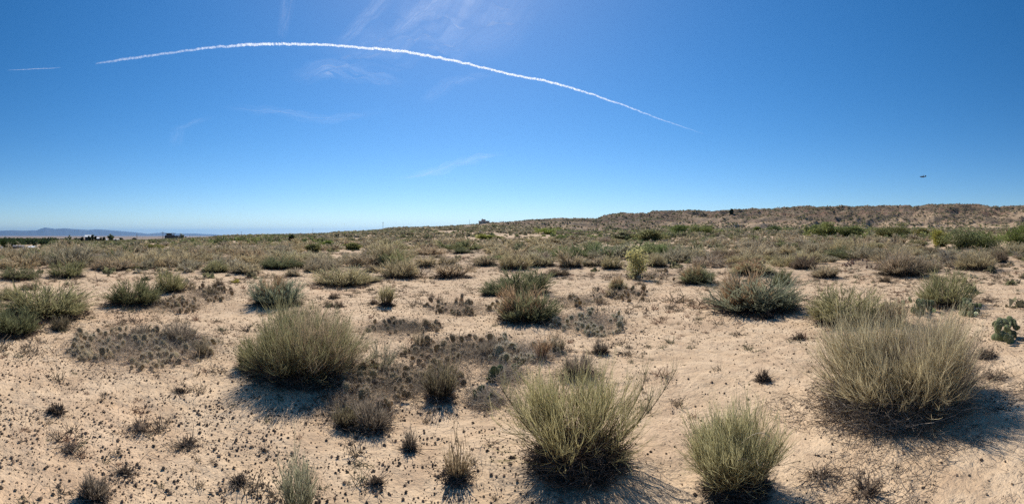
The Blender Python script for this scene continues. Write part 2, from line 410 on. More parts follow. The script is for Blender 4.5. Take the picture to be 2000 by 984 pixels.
BIG = [  # foreground shrubs, fine detail
 (592,742,220,622,'olivebig','big olive-brown shrub over a black hollow, left of the centre'),
 (1130,926,350,765,'broom','spreading yellow-green broom shrub with bare curving stems at the bottom centre'),
 (1438,976,235,826,'broom2','dense pale green broom shrub standing at the bottom, with a curled dead stem'),
 (1752,806,305,638,'broom3','largest foreground shrub, grey-tan and wide, with a long shadow to the right'),
]
TUFTS = [
 (860,785,58,700,'darktuft','straw tuft with a black soot-dark base inside the cactus field'),
 (728,845,66,785,'greytuft','grey dead tussock at the lower edge of the cactus field'),
 (676,838,46,800,'darktuft','dark squat tussock beside the grey dead tussock'),
 (742,728,74,662,'twiggy','loose grey-green twiggy shrublet right of the big olive-brown shrub'),
 (820,682,34,650,'drygrass','thin straw tuft in the middle of the cactus field'),
 (800,885,24,842,'greytuft','narrow grey stub below the cactus field'),
 (893,945,64,838,'hay','dry hay-coloured grass clump with splayed dark roots'),
 (580,1012,86,898,'palegrass','pale green wispy tussock cut by the bottom edge'),
 (352,672,86,636,'greytuft','grey dry grass growing through the right of the long cactus mat'),
 (272,664,50,640,'greytuft','grey dry grass at the back of the long cactus mat'),
 (395,700,36,668,'drygrass','thin dry grass at the right end of the long cactus mat'),
 (960,700,60,668,'greytuft','dull dry grass among the upper cactus field pads'),
 (1090,690,44,660,'drygrass','straw tuft between the cactus field and the purplish dead tuft'),
 (735,948,22,922,'stub','short dark broken stub on sand'),
 (185,978,58,935,'greytuft','dead grey tussock with a bleached looping stem at the bottom left'),
 (1130,738,80,695,'greytuft','dark grey dead shrublet behind the spreading broom shrub'),
 (1057,706,42,656,'rusttuft','rusty thin grass tuft at the right of the cactus field'),
 (1172,692,30,664,'greytuft','purplish small dead tuft on open sand'),
 (1490,747,28,722,'stub','small black slanting stub on open sand'),
 (1690,975,62,900,'deadtwig','dead branching twigs on the sand at the lower right'),
 (1605,935,60,915,'deadtwig','flat dead twigs left of the branching twigs'),
 (275,845,58,815,'deadtwig','thin brown twig tangle on pebbly sand'),
 (245,932,26,914,'stub','dark lump of dead grass on the pebbly sand'),
 (110,808,32,788,'stub','half-rotten dark cactus stump on the pebbly sand'),
 (352,768,18,756,'stub','small dark tuft on the pebbly sand left of the big olive-brown shrub'),
 (138,885,26,865,'deadtwig','little fan of dead grass on the lower left sand'),
 (365,875,44,852,'deadtwig','broken grey twigs at the middle of the pebbly sand'),
 (466,948,26,928,'stub','dark flaky clump near the bottom, left of the pale tussock'),
 (1945,742,60,720,'deadtwig','flat grey dead plant right of the largest foreground shrub'),
 (1925,700,42,678,'stub','dark dead lump on the sand at the right'),
 (1930,590,34,574,'deadtwig','small dead plant near the right edge on clean sand'),
 (1640,800,46,765,'deadtwig','dead sticks at the left foot of the largest foreground shrub'),
 (1560,665,22,650,'stub','rusty dark clump under the largest grey-green shrub'),
 (1495,624,36,612,'stub','flat reddish-black clump in front of the largest grey-green shrub'),
]
CACTI = [  # px, py centre, width px, top row, bottom row, pads, style, label
 (282,678,300,643,712,150,'grey','long low mat of spiny grey prickly pear on the left sand'),
 (787,642,145,627,657,55,'brown','compact prickly pear mat behind the cactus field'),
 (1000,655,150,640,672,0,'','' ),
 (900,690,230,662,722,80,'brown','scattered brown prickly pears in the upper cactus field'),
 (780,750,240,722,780,110,'brown','thick brown prickly pear bed in the lower cactus field'),
 (1148,632,135,608,657,75,'greyg','grey-green prickly pear mat right of the rust-topped shrub'),
 (1010,692,170,672,716,48,'greyg','broken grey prickly pears above the spreading broom shrub'),
 (705,806,110,776,836,45,'brown','ragged prickly pears beside the dark squat tussock'),
 (900,605,150,592,622,40,'brown','dark flat cactus clumps on the sand behind the centre'),
 (330,597,150,582,612,60,'brown','sparse dark cactus mat below the dark green shrub'),
 (410,575,110,562,590,40,'brown','dark clumps of cactus near the small yellow shrublet'),
 (1270,540,110,528,552,50,'brown','black cactus bed under the yellow tree'),
 (1215,575,110,562,590,40,'brown','cactus clumps in front of the yellow tree'),
 (950,785,70,770,800,10,'green','small group of green pads at the edge of the cactus field'),
 (985,735,70,715,752,14,'green','dark green pads right of the black-based tuft'),
 (1690,515,90,500,528,60,'pink','pinkish dead cactus ground in the sandy clearing'),
 (1130,590,100,578,604,30,'brown','cactus clumps behind the grey-green prickly pear mat'),
]
CACTI = [c for c in CACTI if c[5]]
PEARS = [  # tall green prickly pears
 (1795,612,62,574,14,'dark green prickly pear with one yellow pad, left of the fan-shaped shrub'),
 (1893,615,56,578,13,'dark green prickly pear with a bleached pad, right of the fan-shaped shrub'),
 (1972,662,62,612,16,'green prickly pear growing at the right edge of the sand'),
]
for lst in (SHRUBS, BIG, TUFTS):
    for i, r_ in enumerate(lst):
        x, y, z, d = at(r_[0], r_[1] - (r_[1]-r_[3])*.06); lst[i] = r_+((x, y, z, d),)

MOUNDS = np.array([(r_[6][0], r_[6][1], max(.12, r_[2]*r_[6][3]/F*.62), min(.06, .045*r_[2]*r_[6][3]/F)) for r_ in SHRUBS+BIG+TUFTS])
for lst in (SHRUBS, BIG, TUFTS):
    for i, r_ in enumerate(lst):
        x, y, z, d = r_[6]; lst[i] = r_[:6]+((x, y, float(terrain(x, y)), d),)
# ------------------------------------------------------------------ ground sheet
def ring_r():
    a = np.arange(.35, 1.6, .1); b = np.arange(1.6, 8, .028); c = np.geomspace(8, 60, 150)[0:]; d = np.geomspace(60.5, 620, 300); e = np.geomspace(640, 70000, 70)
    return np.concatenate([a, b, c, d, e])
rr = ring_r(); aa = np.concatenate([np.linspace(-radians(92), radians(92), 1000), np.linspace(radians(94), radians(266), 80)])
A, Rg = np.meshgrid(aa, rr); X = Rg*np.sin(A); Y = Rg*np.cos(A); Zt = terrain(X, Y)
PXg = CX+F*np.arctan2(X, Y); Rl = np.interp(PXg, RR[:,0], RR[:,1]); Sg = (Rg-15)/(Rl-15)
rock = ss(.50, .85, Sg+(fbm(X/40, Y/40, 77, 3)-.5)*.35)*ss(760, 1100, PXg)*(1-ss(1.0, 1.8, Sg))
rock = np.maximum(rock, .5*ss(.4, .8, Sg)*ss(430, 700, PXg)*(1-ss(1.0, 1.8, Sg)))
far_a = ss(400, 1800, Rg)
lit = np.zeros_like(X)
def stain(x, y, w_, amp):
    global lit
    d2 = ((X-x)**2+(Y-y)**2)/(w_*w_); lit = np.maximum(lit, amp*np.exp(-d2*1.2)) if w_ > 0 else lit
for r_ in SHRUBS+BIG+TUFTS:
    (x, y, z, d) = r_[6]; W = r_[2]*d/F; stain(x, y, W*.62, .62)
for c in CACTI:
    x, y, z, d = at(c[0], c[1]); W = c[2]*d/F
    for u in np.linspace(-.4, .4, 5): stain(x+u*W*cos(ang(c[0])), y-u*W*sin(ang(c[0])), W*.24, .42)
lit = lit+ss(5.5, 20, Rg)*.46+(fbm(X/2.1, Y/2.1, 91, 3)-.5)*.7
nA, nR = len(aa), len(rr)
ii = (np.arange(nR-1)[:, None]*nA+np.arange(nA)[None, :]); jj = (np.arange(nR-1)[:, None]*nA+((np.arange(nA)+1) % nA)[None, :])
Fg = np.stack([ii, ii+nA, jj+nA, jj], -1).reshape(-1, 4)[:, ::-1]
Vg = np.stack([X, Y, Zt], -1).reshape(-1, 3); Vg = np.concatenate([Vg, [[0, 0, float(terrain(0., .01))]]])
cap = np.stack([np.arange(nA), (np.arange(nA)+1) % nA, np.full(nA, nR*nA)], 1)
g = link('ground', mesh('ground', Vg, [Fg, cap], M_ground, attrs={'rock': np.append(rock.ravel(), 0), 'litter': np.append(lit.ravel(), 0), 'far': np.append(far_a.ravel(), 0)}, smooth=True))
tag(g, 'pale sandy desert ground rising to an eroded ridge on the right', kind='structure')

# far range on the left
MT = np.array([(-500,452),(-300,448),(-150,451),(0,450.2),(25,449.5),(45,450.3),(60,449.8),(72,449.5),(80,446.5),(88,444.3),(95,445),(108,447),(118,446.3),(126,445.8),(140,447.2),(155,447.8),(172,449),(188,448),(205,448.6),(220,450),(240,451.5),(258,453),
 (275,455),(290,456.5),(303,455),(315,454.4),(335,456),(360,455.8),(385,456),(400,457),(420,457.5),(440,459.8)], float)
pxm = np.arange(-480, 441, 1.5); tops = np.interp(pxm, MT[:,0], MT[:,1]); H0 = (HY-tops)/F*42000
prof = [(34000, -.02), (36000, .10), (38000, .38), (40000, .72), (42000, 1.0), (44500, .8), (48000, .3), (52000, -.05)]
Vm = []
for r_, f_ in prof:
    a = ang(pxm); n_ = (fbm(pxm/22., np.full_like(pxm, r_/2500.), 5, 4)-.5)*2
    z = -58+(H0+58)*f_+n_*190*max(0, min(1, f_*1.6))*(1 if f_ < 1 else .12)*np.clip(H0/400, 0, 1)
    Vm.append(np.stack([r_*np.sin(a), r_*np.cos(a), z], 1))
n_ = len(pxm); Vm = np.concatenate(Vm); q = (np.arange(len(prof)-1)[:, None]*n_+np.arange(n_-1)[None, :])
tag(link('mountains', mesh('mountains', Vm, [np.stack([q, q+1, q+n_+1, q+n_], -1).reshape(-1, 4)], M_mount, smooth=True)), 'low blue mountain range beyond the valley at the left', kind='structure')

# haze box
m_h, t_h, o_h = mat_new('haze_air'); pv = N(t_h, 'ShaderNodeVolumePrincipled'); pv.inputs['Density'].default_value = 1.5e-5
pv.inputs['Color'].default_value = (.20, .52, .95, 1); pv.inputs['Anisotropy'].default_value = .35
t_h.links.new(pv.outputs[0], o_h.inputs['Volume'])
hz = link('haze', boxes('haze', [(-72000, 72000, -72000, 72000, -64, 1150)], m_h)); tag(hz, 'thin blue haze over the valley', kind='stuff')

# ------------------------------------------------------------------ plant prototypes
C = dict(olive=(.34,.31,.155), green=(.215,.22,.115), dark=(.22,.215,.10), buff=(.48,.395,.25), grey=(.43,.365,.25), rust=(.48,.325,.19), straw=(.49,.41,.235),
         dry=(.28,.215,.145), bluegreen=(.27,.28,.185), tan=(.46,.38,.24), yellow=(.50,.41,.08), darkbuff=(.30,.235,.155), wood=(.20,.15,.105))
def proto(n, n1, n2, n3, thick, **kw):
    out = []
    for _ in range(n):
        wb, tb = shrub(1, 1, n1, n2, n3, thick, (.55,.5,.5), (1.,1.,1.), **kw)
        out.append((wb.mesh('stems', M_plant), tb.mesh('foliage', M_plant)))
    return out
P_mid = proto(4, 90, 900, 2900, .0085, spread=80, up=.35, rnd=(.62, 1.06))
P_fuz = proto(5, 60, 700, 2600, .0105, spread=84, up=.3, k=(5,4,3), rnd=(.62, 1.06), lop=.4)
P_far = proto(4, 30, 300, 1300, .019, spread=86, up=.3, k=(4,3,3), rnd=(.62, 1.06), lop=.4)
P_tuft = proto(3, 60, 420, 500, .014, spread=40, up=.5, lop=.1, base=.16)
P_open = proto(1, 90, 900, 2200, .0065, spread=70, up=.30)
P_base = [litter_mound(1, .34, 900, .012, (1, 1, 1)).mesh('woody_base', M_wood) for _ in range(3)]
SPEC = dict(olive=('mid','olive',None), green=('mid','green',None), dark=('mid','dark',None), buff=('fuz','buff',None), grey=('fuz','grey',None), straw=('mid','straw',None),
    dry=('fuz','dry',None), bluegreen=('mid','bluegreen','rust'), rustgreen=('mid','green','rust'), rust=('fuz','straw','rust'), yellow=('fuz','yellow',None),
    tussock=('tuft','buff',None), tuft=('tuft','straw',None), darkbuff=('mid','darkbuff','buff'), open=('open','olive',None), tangrass=('tuft','tan',None))
PR = dict(mid=P_mid, fuz=P_fuz, far=P_far, tuft=P_tuft, open=P_open)
def jit(c, v=.10): f = random.uniform(1-v, 1+v); return tuple(min(1, k*f*random.uniform(.96, 1.04)) for k in c)
def plant(name, cat, pr, loc, W, H, color, label, group=None, top=None, parts=True, base=True, wood=None):
    st, fo = random.choice(pr); rz = random.uniform(0, 6.28); D = W*random.uniform(.85, 1.1)
    if not parts:
        o = link(name, fo, None, loc, (0, 0, rz), (W, D, H), color); return tag(o, label, cat, group)
    root = empty(name, loc, rz); tag(root, label, cat, group)
    link('stems', st, root, scale=(W, D, H), color=wood or C['wood'])
    link('foliage', fo, root, scale=(W, D, H), color=color)
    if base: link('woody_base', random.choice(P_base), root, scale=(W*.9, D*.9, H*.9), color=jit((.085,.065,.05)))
    if top:
        s2, f2 = random.choice(pr); a = random.uniform(.5, .7)
        link('dry_tops', f2, root, loc=(cos(pi-rz)*W*.10, sin(pi-rz)*W*.10, H*.06), scale=(W*a, D*a, H*1.08), color=jit(C[top]))
    return root
for (px, py, wp, tp, typ, lab, (x, y, z, d)) in SHRUBS:
    if typ not in SPEC: typ = 'olive'
    p_, c_, top = SPEC[typ]; W = wp*d/F*1.04; H = (py-tp)*d/F*.93
    nm = 'grass_tussock' if p_ == 'tuft' else ('dead_shrub' if typ == 'dry' else 'desert_shrub')
    ct = 'grass tuft' if p_ == 'tuft' else ('dead shrub' if typ == 'dry' else 'shrub')
    plant(nm, ct, PR[p_], (x, y, z-.02), W, H, jit(C[c_]), lab, 'shrubs that stand out on the flat', C and top, wood=(.17,.125,.085))

# foreground shrubs in fine detail
BS = dict(
 olivebig=dict(n=(190, 2800, 9000), th=.0027, wood=(.22,.16,.11), tip=(.36,.33,.17), spread=76, up=.35, base=.22, patch=(.46,.35,.22), lop=.45),
 broom=dict(n=(100, 1000, 4800), th=.0023, wood=(.17,.12,.085), tip=(.50,.44,.22), spread=64, up=.34, base=.05, patch=None, rnd=(.8, 1.03), lop=.08),
 broom2=dict(n=(110, 1900, 6800), th=.0023, wood=(.19,.15,.10), tip=(.52,.47,.25), spread=54, up=.4, base=.08, patch=None, lop=.3),
 broom3=dict(n=(220, 2900, 11500), th=.0026, wood=(.24,.19,.14), tip=(.60,.51,.31), spread=72, up=.42, base=.18, patch=(.44,.36,.25), lop=.4))
def arc(P0, P1, rise, th, col, k=9, curl=0.):
    """one bent dead stalk"""
    u = np.linspace(0, 1, k)[:, None]; P0 = np.array(P0); P1 = np.array(P1)
    pts = P0*(1-u)+P1*u+np.array([0, 0, rise])*4*u*(1-u)+np.array([curl, 0, 0])*np.sin(u*pi)
    b = Bag(); b.strands(pts[None], th, th*.5, np.array(col), 3); return b
for (px, py, wp, tp, typ, lab, (x, y, z, d)) in BIG:
    s = BS[typ]; W = wp*d/F; H = (py-tp)*d/F*1.03
    root = empty('broom_shrub' if 'broom' in typ else 'desert_shrub', (x, y, z-.01)); tag(root, lab, 'shrub', 'large shrubs of the foreground')
    wb, tb = shrub(W, H, *s['n'], s['th'], s['wood'], s['tip'], spread=s['spread'], up=s['up'], base=s['base'], sides=3, k=(9,7,6), wob=.10, ju=(.30, .22), u0=.40, rnd=s.get('rnd', (.70, 1.05)), lop=s.get('lop', .25))
    link('stems', wb.mesh('stems', M_plant), root); link('foliage', tb.mesh('foliage', M_plant), root)
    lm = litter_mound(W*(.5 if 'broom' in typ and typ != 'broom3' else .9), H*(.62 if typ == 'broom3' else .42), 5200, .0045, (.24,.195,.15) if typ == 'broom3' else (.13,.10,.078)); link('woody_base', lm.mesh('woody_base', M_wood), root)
    if s['patch']:
        w2, t2 = shrub(W*.7, H*.98, 90, 1500, 5200, s['th'], s['wood'], s['patch'], spread=70, up=.4, base=.2, sides=2, k=(7,5,4), wob=.15, ju=(.42, .36), u0=.45)
        link('dry_tops', t2.mesh('dry_tops', M_plant), root, loc=(W*.16, -W*.12, 0))
    nb = {'olivebig': 9, 'broom': 5, 'broom2': 4, 'broom3': 14}[typ]; b = Bag(); ph = rng.uniform(0, 2*pi, nb); rd = rng.uniform(.3, .5, nb)*W; ps = np.stack([rd*np.cos(ph), rd*np.sin(ph), rng.uniform(.15, .75, nb)*H], 1)
    d0 = nrm(rng.normal(0, 1, (nb, 3))*[1, 1, .5]+np.array([0, 0, .7])); d1 = nrm(d0+rng.normal(0, .9, (nb, 3))-[0, 0, .9]); st_ = integrate(ps, d0, d1, rng.uniform(.12, .35, nb)*W, 8, .12)
    for q_ in range(nb):
        b = Bag(); b.strands(st_[q_:q_+1], .0045, .0022, np.array((.58, .48, .34))*rng.uniform(.6, 1.1), 3); link('dead_stalk', b.mesh('dead_stalk', M_plant), root)
    if typ == 'broom':   # one long bare branch reaching out to the right
        P0 = np.zeros((5, 3))+[.02, -.02, .05]; D0 = nrm(np.array([[1, -.15, .35], [1, .3, .3], [.9, -.5, .3], [-.9, -.4, .35], [-1, .1, .35]], float)); D1 = nrm(D0*.55+np.array([0, 0, 1.]))
        br = integrate(P0, D0, D1, np.array([.72, .62, .55, .52, .6])*W, 10, .04); b = Bag(); b.strands(br, .012, .004, np.array((.15,.105,.08)), 3)
        i = rng.integers(0, 5, 420); u = rng.uniform(3.5, 9, 420); a = np.minimum(u.astype(int), 8); f = (u-a)[:, None]; p = br[i, a]*(1-f)+br[i, a+1]*f
        dd = nrm(rng.normal(0, .5, (420, 3))+[0, 0, 1.2]); b.strands(integrate(p, dd, nrm(dd+[0, 0, 1.]), rng.uniform(.06, .17, 420), 5, .08), .003, .0016, np.array((.30,.27,.15))*rng.uniform(.7, 1.2, (420, 1)))
        link('side_branch', b.mesh('side_branch', M_plant), root)
    if typ == 'broom2':
        link('dead_stalk', arc((-.05, -.14, H*.72), (.16, -.20, H*.62), .07, .006, (.5,.42,.30), curl=.02).mesh('dead_stalk', M_wood), root)
for (px, py, x1, y1, ri, own) in ((262,598,228,584,.25,0),(270,600,240,584,.2,0)): pass

# small tufts, stubs and twigs
TS = dict(darktuft=(160, 500, 500, 50, .5, (.10,.08,.06), (.29,.24,.14), .0035), greytuft=(120, 500, 700, 62, .35, (.18,.145,.11), (.34,.275,.20), .0032),
          twiggy=(50, 260, 500, 66, .35, (.2,.16,.12), (.36,.33,.22), .003), drygrass=(70, 200, 200, 40, .3, (.2,.16,.11), (.36,.29,.18), .003),
          hay=(85, 130, 0, 34, .25, (.33,.25,.15), (.42,.32,.2), .0036), palegrass=(110, 420, 300, 42, .5, (.3,.28,.18), (.40,.38,.24), .0032),
          stub=(90, 160, 0, 70, .2, (.15,.115,.085), (.20,.15,.105), .006), rusttuft=(60, 200, 200, 40, .3, (.2,.13,.09), (.38,.24,.13), .003),
          deadtwig=(26, 90, 120, 86, .15, (.19,.14,.105), (.27,.20,.14), .0036))
for (px, py, wp, tp, typ, lab, (x, y, z, d)) in TUFTS:
    n1, n2, n3, sp, up, wo, ti, th = TS[typ]; W = wp*d/F; H = (py-tp)*d/F*1.1
    nm, ct = {'stub': ('dead_clump', 'dead plant'), 'deadtwig': ('dead_twigs', 'dead plant'), 'twiggy': ('desert_shrub', 'shrub')}.get(typ, ('grass_tussock', 'grass tuft'))
    root = empty(nm, (x, y, z-.005)); tag(root, lab, ct, 'small clumps on the foreground sand')
    wb, tb = shrub(W, H, n1, n2, n3, th, wo, ti, spread=sp, up=up, base=.14 if typ != 'darktuft' else .22, k=(6,5,4), wob=.16 if typ in ('deadtwig','stub') else .1)
    link('stems', wb.mesh('stems', M_plant), root); link('foliage', tb.mesh('foliage', M_plant), root)
    if typ in ('darktuft', 'greytuft', 'hay', 'stub'):
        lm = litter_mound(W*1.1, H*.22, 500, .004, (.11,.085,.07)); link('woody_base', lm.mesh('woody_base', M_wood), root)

# ------------------------------------------------------------------ prickly pears
def pad_mesh(name, nsp, lsp, colA, spc, thick=.13):
    nu, nv = 12, 8; b = Bag(); V = []
    for i in range(nv+1):
        v = i/nv; z = .5-.5*cos(pi*v); wd = .44*math.sin(pi*v)**.8*(.72+.42*v)
        for j in range(nu):
            a = 2*pi*j/nu; V.append((wd*cos(a), thick*(wd/.44)*sin(a), z))
    V = np.array(V)+rng.normal(0, .006, (len(V), 3))
    i, j = np.meshgrid(np.arange(nv), np.arange(nu), indexing='ij'); q = np.stack([i*nu+j, i*nu+(j+1) % nu, (i+1)*nu+(j+1) % nu, (i+1)*nu+j], -1).reshape(-1, 4)
    cc = np.array(colA)*(rng.uniform(.8, 1.15, (len(V), 1))); b.polys(V, q, cc)
    k = rng.integers(nu, len(V)-nu, nsp); P = V[k]; nn = nrm(P-np.array([0, 0, .5])*np.array([0, 0, 1.])+0); nn[:, 1] *= 3.2; nn = nrm(nn+rng.normal(0, .55, (nsp, 3)))
    b.strands(integrate(P, nn, nn, lsp*rng.uniform(.6, 1.3, nsp), 2, 0), .022, .008, np.array(spc)*rng.uniform(.7, 1.2, (nsp, 1))); return b
M_pad = make_plant('cactus_skin', .3)
PADS = {}
for nm, a in dict(brown=((.31,.235,.13), 170, .30, (.76,.60,.42)), grey=((.34,.27,.16), 200, .36, (.80,.66,.46)), greyg=((.33,.29,.17), 200, .36, (.84,.74,.56)),
                  green=((.17,.19,.09), 80, .18, (.55,.5,.36)), pink=((.36,.24,.175), 90, .3, (.58,.46,.36)), tall=((.21,.235,.12), 70, .14, (.70,.62,.44))).items():
    PADS[nm] = [pad_mesh('pad', a[1], a[2], np.array(a[0])*f, a[3]) for f in (.85, 1., 1.15)]
PADM = {k: [b.mesh('pad', M_pad, smooth=True) for b in v] for k, v in PADS.items()}
def eul(rx, ry, rz):
    cx_, sx_, cy_, sy_, cz_, sz_ = cos(rx), sin(rx), cos(ry), sin(ry), cos(rz), sin(rz)
    return np.array([[cz_*cy_, cz_*sy_*sx_-sz_*cx_, cz_*sy_*cx_+sz_*sx_], [sz_*cy_, sz_*sy_*sx_+cz_*cx_, sz_*sy_*cx_-cz_*sx_], [-sy_, cy_*sx_, cy_*cx_]])
for (px, py, wp, y0, y1, npad, sty, lab) in CACTI:
    x, y, z, d = at(px, py); rt = np.array([cos(ang(px)), -sin(ang(px))]); fw = np.array([sin(ang(px)), cos(ang(px))])
    dn = at(px, y0)[3]; df = at(px, y1)[3]; W = wp*d/F; Dp = max(abs(dn-df), W*.35)
    root = empty('prickly_pear', (x, y, z)); tag(root, lab, 'cactus', 'low prickly pear mats')
    pts = []
    npad = int(npad*(1.7 if npad > 30 else 1)); seeds = [(random.uniform(-.5, .5), random.uniform(-.5, .5)) for _ in range(max(3, npad//4))]
    for k in range(npad):
        for _ in range(20):
            s_ = random.choice(seeds); u = s_[0]+random.gauss(0, .04); v = s_[1]+random.gauss(0, .07)
            if u*u*4+v*v*4 < 1.1: break
        sz = random.uniform(.045, .105)*(1.0 if d < 8 else 1.25)
        lx, ly = rt*u*W+fw*v*Dp; lz = float(terrain(x+lx, y+ly))-z-.01
        if random.random() < .28: lz += sz*.75
        pts.append((lx, ly, lz, random.gauss(-.25, .5), random.gauss(0, .45), random.uniform(-1.1, 1.1)-ang(px), sz))
    for k, (lx, ly, lz, ax, ay, az, sz) in enumerate(pts[:100]):
        link('pad', random.choice(PADM[sty]), root, (lx, ly, lz), (ax, ay, az), (sz, sz, sz*random.uniform(.95, 1.2)), jit((1,1,1), .25))
    if len(pts) > 100:
        b = Bag()
        for (lx, ly, lz, ax, ay, az, sz) in pts[100:]:
            s0 = random.choice(PADS[sty]); Rm = eul(ax, ay, az)
            for V, Fc, Cc in zip(s0.V, s0.F4, s0.C):
                b.F4.append(Fc+b.n-0 if V is s0.V[0] else Fc-len(s0.V[0])+b.n); b.V.append(V@Rm.T*sz+[lx, ly, lz]); b.C.append(Cc); b.n += len(V)
        tag(link('pads', b.mesh('pads', M_pad, smooth=True), root), kind='stuff')
    nl = int(1200+npad*26); u = rng.normal(0, .26, nl); v = rng.normal(0, .26, nl); Pl = np.stack([rt[0]*u*W+fw[0]*v*Dp, rt[1]*u*W+fw[1]*v*Dp, 0*u], 1)
    Pl[:, 2] = terrain(x+Pl[:, 0], y+Pl[:, 1])-z+rng.uniform(0, .05, nl)
    Dl = nrm(rng.normal(size=(nl, 3))*[1, 1, .35]); b = Bag(); cl = (.42,.35,.27) if sty.startswith('gr') else (.34,.28,.21)
    b.strands(integrate(Pl, Dl, nrm(Dl+rng.normal(0, .5, (nl, 3))), rng.uniform(.03, .19, nl), 5, .3), .0042, .0022, np.array(cl)*rng.uniform(.35, 1.5, (nl, 1)))
    link('dead_litter', b.mesh('dead_litter', M_pad), root)
for (px, py, wp, tp, npad, lab) in PEARS:
    x, y, z, d = at(px, py); W = wp*d/F; H = (py-tp)*d/F; root = empty('prickly_pear', (x, y, z)); tag(root, lab, 'cactus', 'tall green prickly pears')
    npad *= 2; base = [(random.uniform(-.45, .45)*W, random.uniform(-.3, .3)*W) for _ in range(max(3, npad//2))]; sz = H*.36
    for k, (lx, ly) in enumerate(base):
        az = -ang(px)+random.gauss(0, .8); ay = random.gauss(0, .4); s_ = sz*random.uniform(.8, 1.1)
        link('pad', random.choice(PADM['tall']), root, (lx, ly, -.02), (random.gauss(0, .15), ay, az), (s_*1.1, s_, s_), jit((1,1,1)))
        for q_ in (0, 1, 2)[:random.randint(1, 3)]:
            if len(root.children) >= npad and q_: break
            link('pad', random.choice(PADM['tall']), root, (lx+sin(ay)*s_*.9*cos(az)+random.uniform(-.2,.2)*s_, ly+random.uniform(-.2,.2)*s_, s_*random.uniform(.7, 1.5)), (random.gauss(0, .3), ay+random.gauss(0, .6), az+random.gauss(0, .7)), (s_*.95, s_*.85, s_*.85), jit((1,1,1)))
    if px < 1960: link('pad', random.choice(PADM['tall']), root, (W*.28 if px < 1850 else -W*.2, -W*.35, .0), (-.3, .3, -ang(px)), (sz*.8, sz*.7, sz*.7), (4.6, 4.0, 3.2) if px < 1850 else (4.4, 4.2, 5.0))

# ------------------------------------------------------------------ trees and green thickets
def leafbush(W, D, H, nst, ncl, per, lsize, col, wood=(.14,.11,.08), clr=.11, low=.25, th=.02):
    """branches and leaf clumps through an uneven crown; returns (wood Bag, leaf Bag)"""
    ph = rng.uniform(0, 2*pi, nst); t_ = np.radians(rng.uniform(0, 78, nst)); Dr = np.stack([np.sin(t_)*np.cos(ph), np.sin(t_)*np.sin(ph), np.cos(t_)], 1)
    sc = np.array([W*.5, D*.5, H]); tipp = Dr*sc*rng.uniform(.72, .98, (nst, 1)); tipp[0] = [0, 0, H*.95]; L = np.linalg.norm(tipp, axis=1); Dr = nrm(tipp)
    pts = integrate(rng.normal(0, .05, (nst, 3))*[W, D, 0], nrm(Dr+[0,0,.5]), Dr, L, 7, .14); wb = Bag(); wb.strands(pts, th*2.2, th*.5, np.array(wood)*rng.uniform(.7, 1.2, (nst, 1)), 3)
    i = rng.integers(0, nst, ncl); u = rng.uniform(low*6, 6, ncl); a = np.minimum(u.astype(int), 5); f = (u-a)[:, None]; c = pts[i, a]*(1-f)+pts[i, a+1]*f
    c = c+rng.normal(0, .05, (ncl, 3))*[W, D, H*.8]; c[:, 2] = np.maximum(c[:, 2], .06*H)
    P = np.repeat(c, per, 0)+rng.normal(0, clr, (ncl*per, 3))*np.array([W*.5, D*.5, H*.55]); P[:, 2] = np.abs(P[:, 2])
    cc = np.repeat(rng.uniform(.65, 1.35, (ncl, 1)), per, 0); V, Cv = leafy(P, lsize, np.array(col)); Cv = Cv*np.repeat(cc, 3, 0)
    lb = Bag(); lb.tris(V, Cv); return wb, lb
TREES = []
def tree(name, cat, px, py, wp, tp, col, lab, n=(14, 60, 60), ls=.06, dr=.7, group='trees and green thickets', names=('trunk', 'crown'), th=.02, dist=None, low=.25, wood=(.14,.11,.08)):
    if dist: x, y = dist*sin(ang(px)), dist*cos(ang(px)); z = float(terrain(x, y)); d = dist; H = (HY-tp)/F*d+CAMZ-z
    else: x, y, z, d = at(px, py); H = (py-tp)*d/F
    W = wp*d/F; TREES.append((x, y, W*.5, d, px, wp, lab)); root = empty(name, (x, y, z-.03)); root.rotation_euler[2] = -ang(px); tag(root, lab, cat, group)
    wb, lb = leafbush(W, W*dr, H, n[0], n[1], n[2], ls, col, th=th, low=low, wood=wood)
    link(names[0], wb.mesh(names[0], M_plant), root); link(names[1], lb.mesh(names[1], M_leaf), root); return root
GR = (.22,.27,.085)
tree('small_tree', 'tree', 1242, 546, 84, 467, (.55,.50,.23), 'little yellow-leaved tree with open crown and thin forked trunk', n=(15, 120, 22), ls=.05, th=.022, low=.5, wood=(.2,.17,.13))
ST = ('stems', 'foliage')
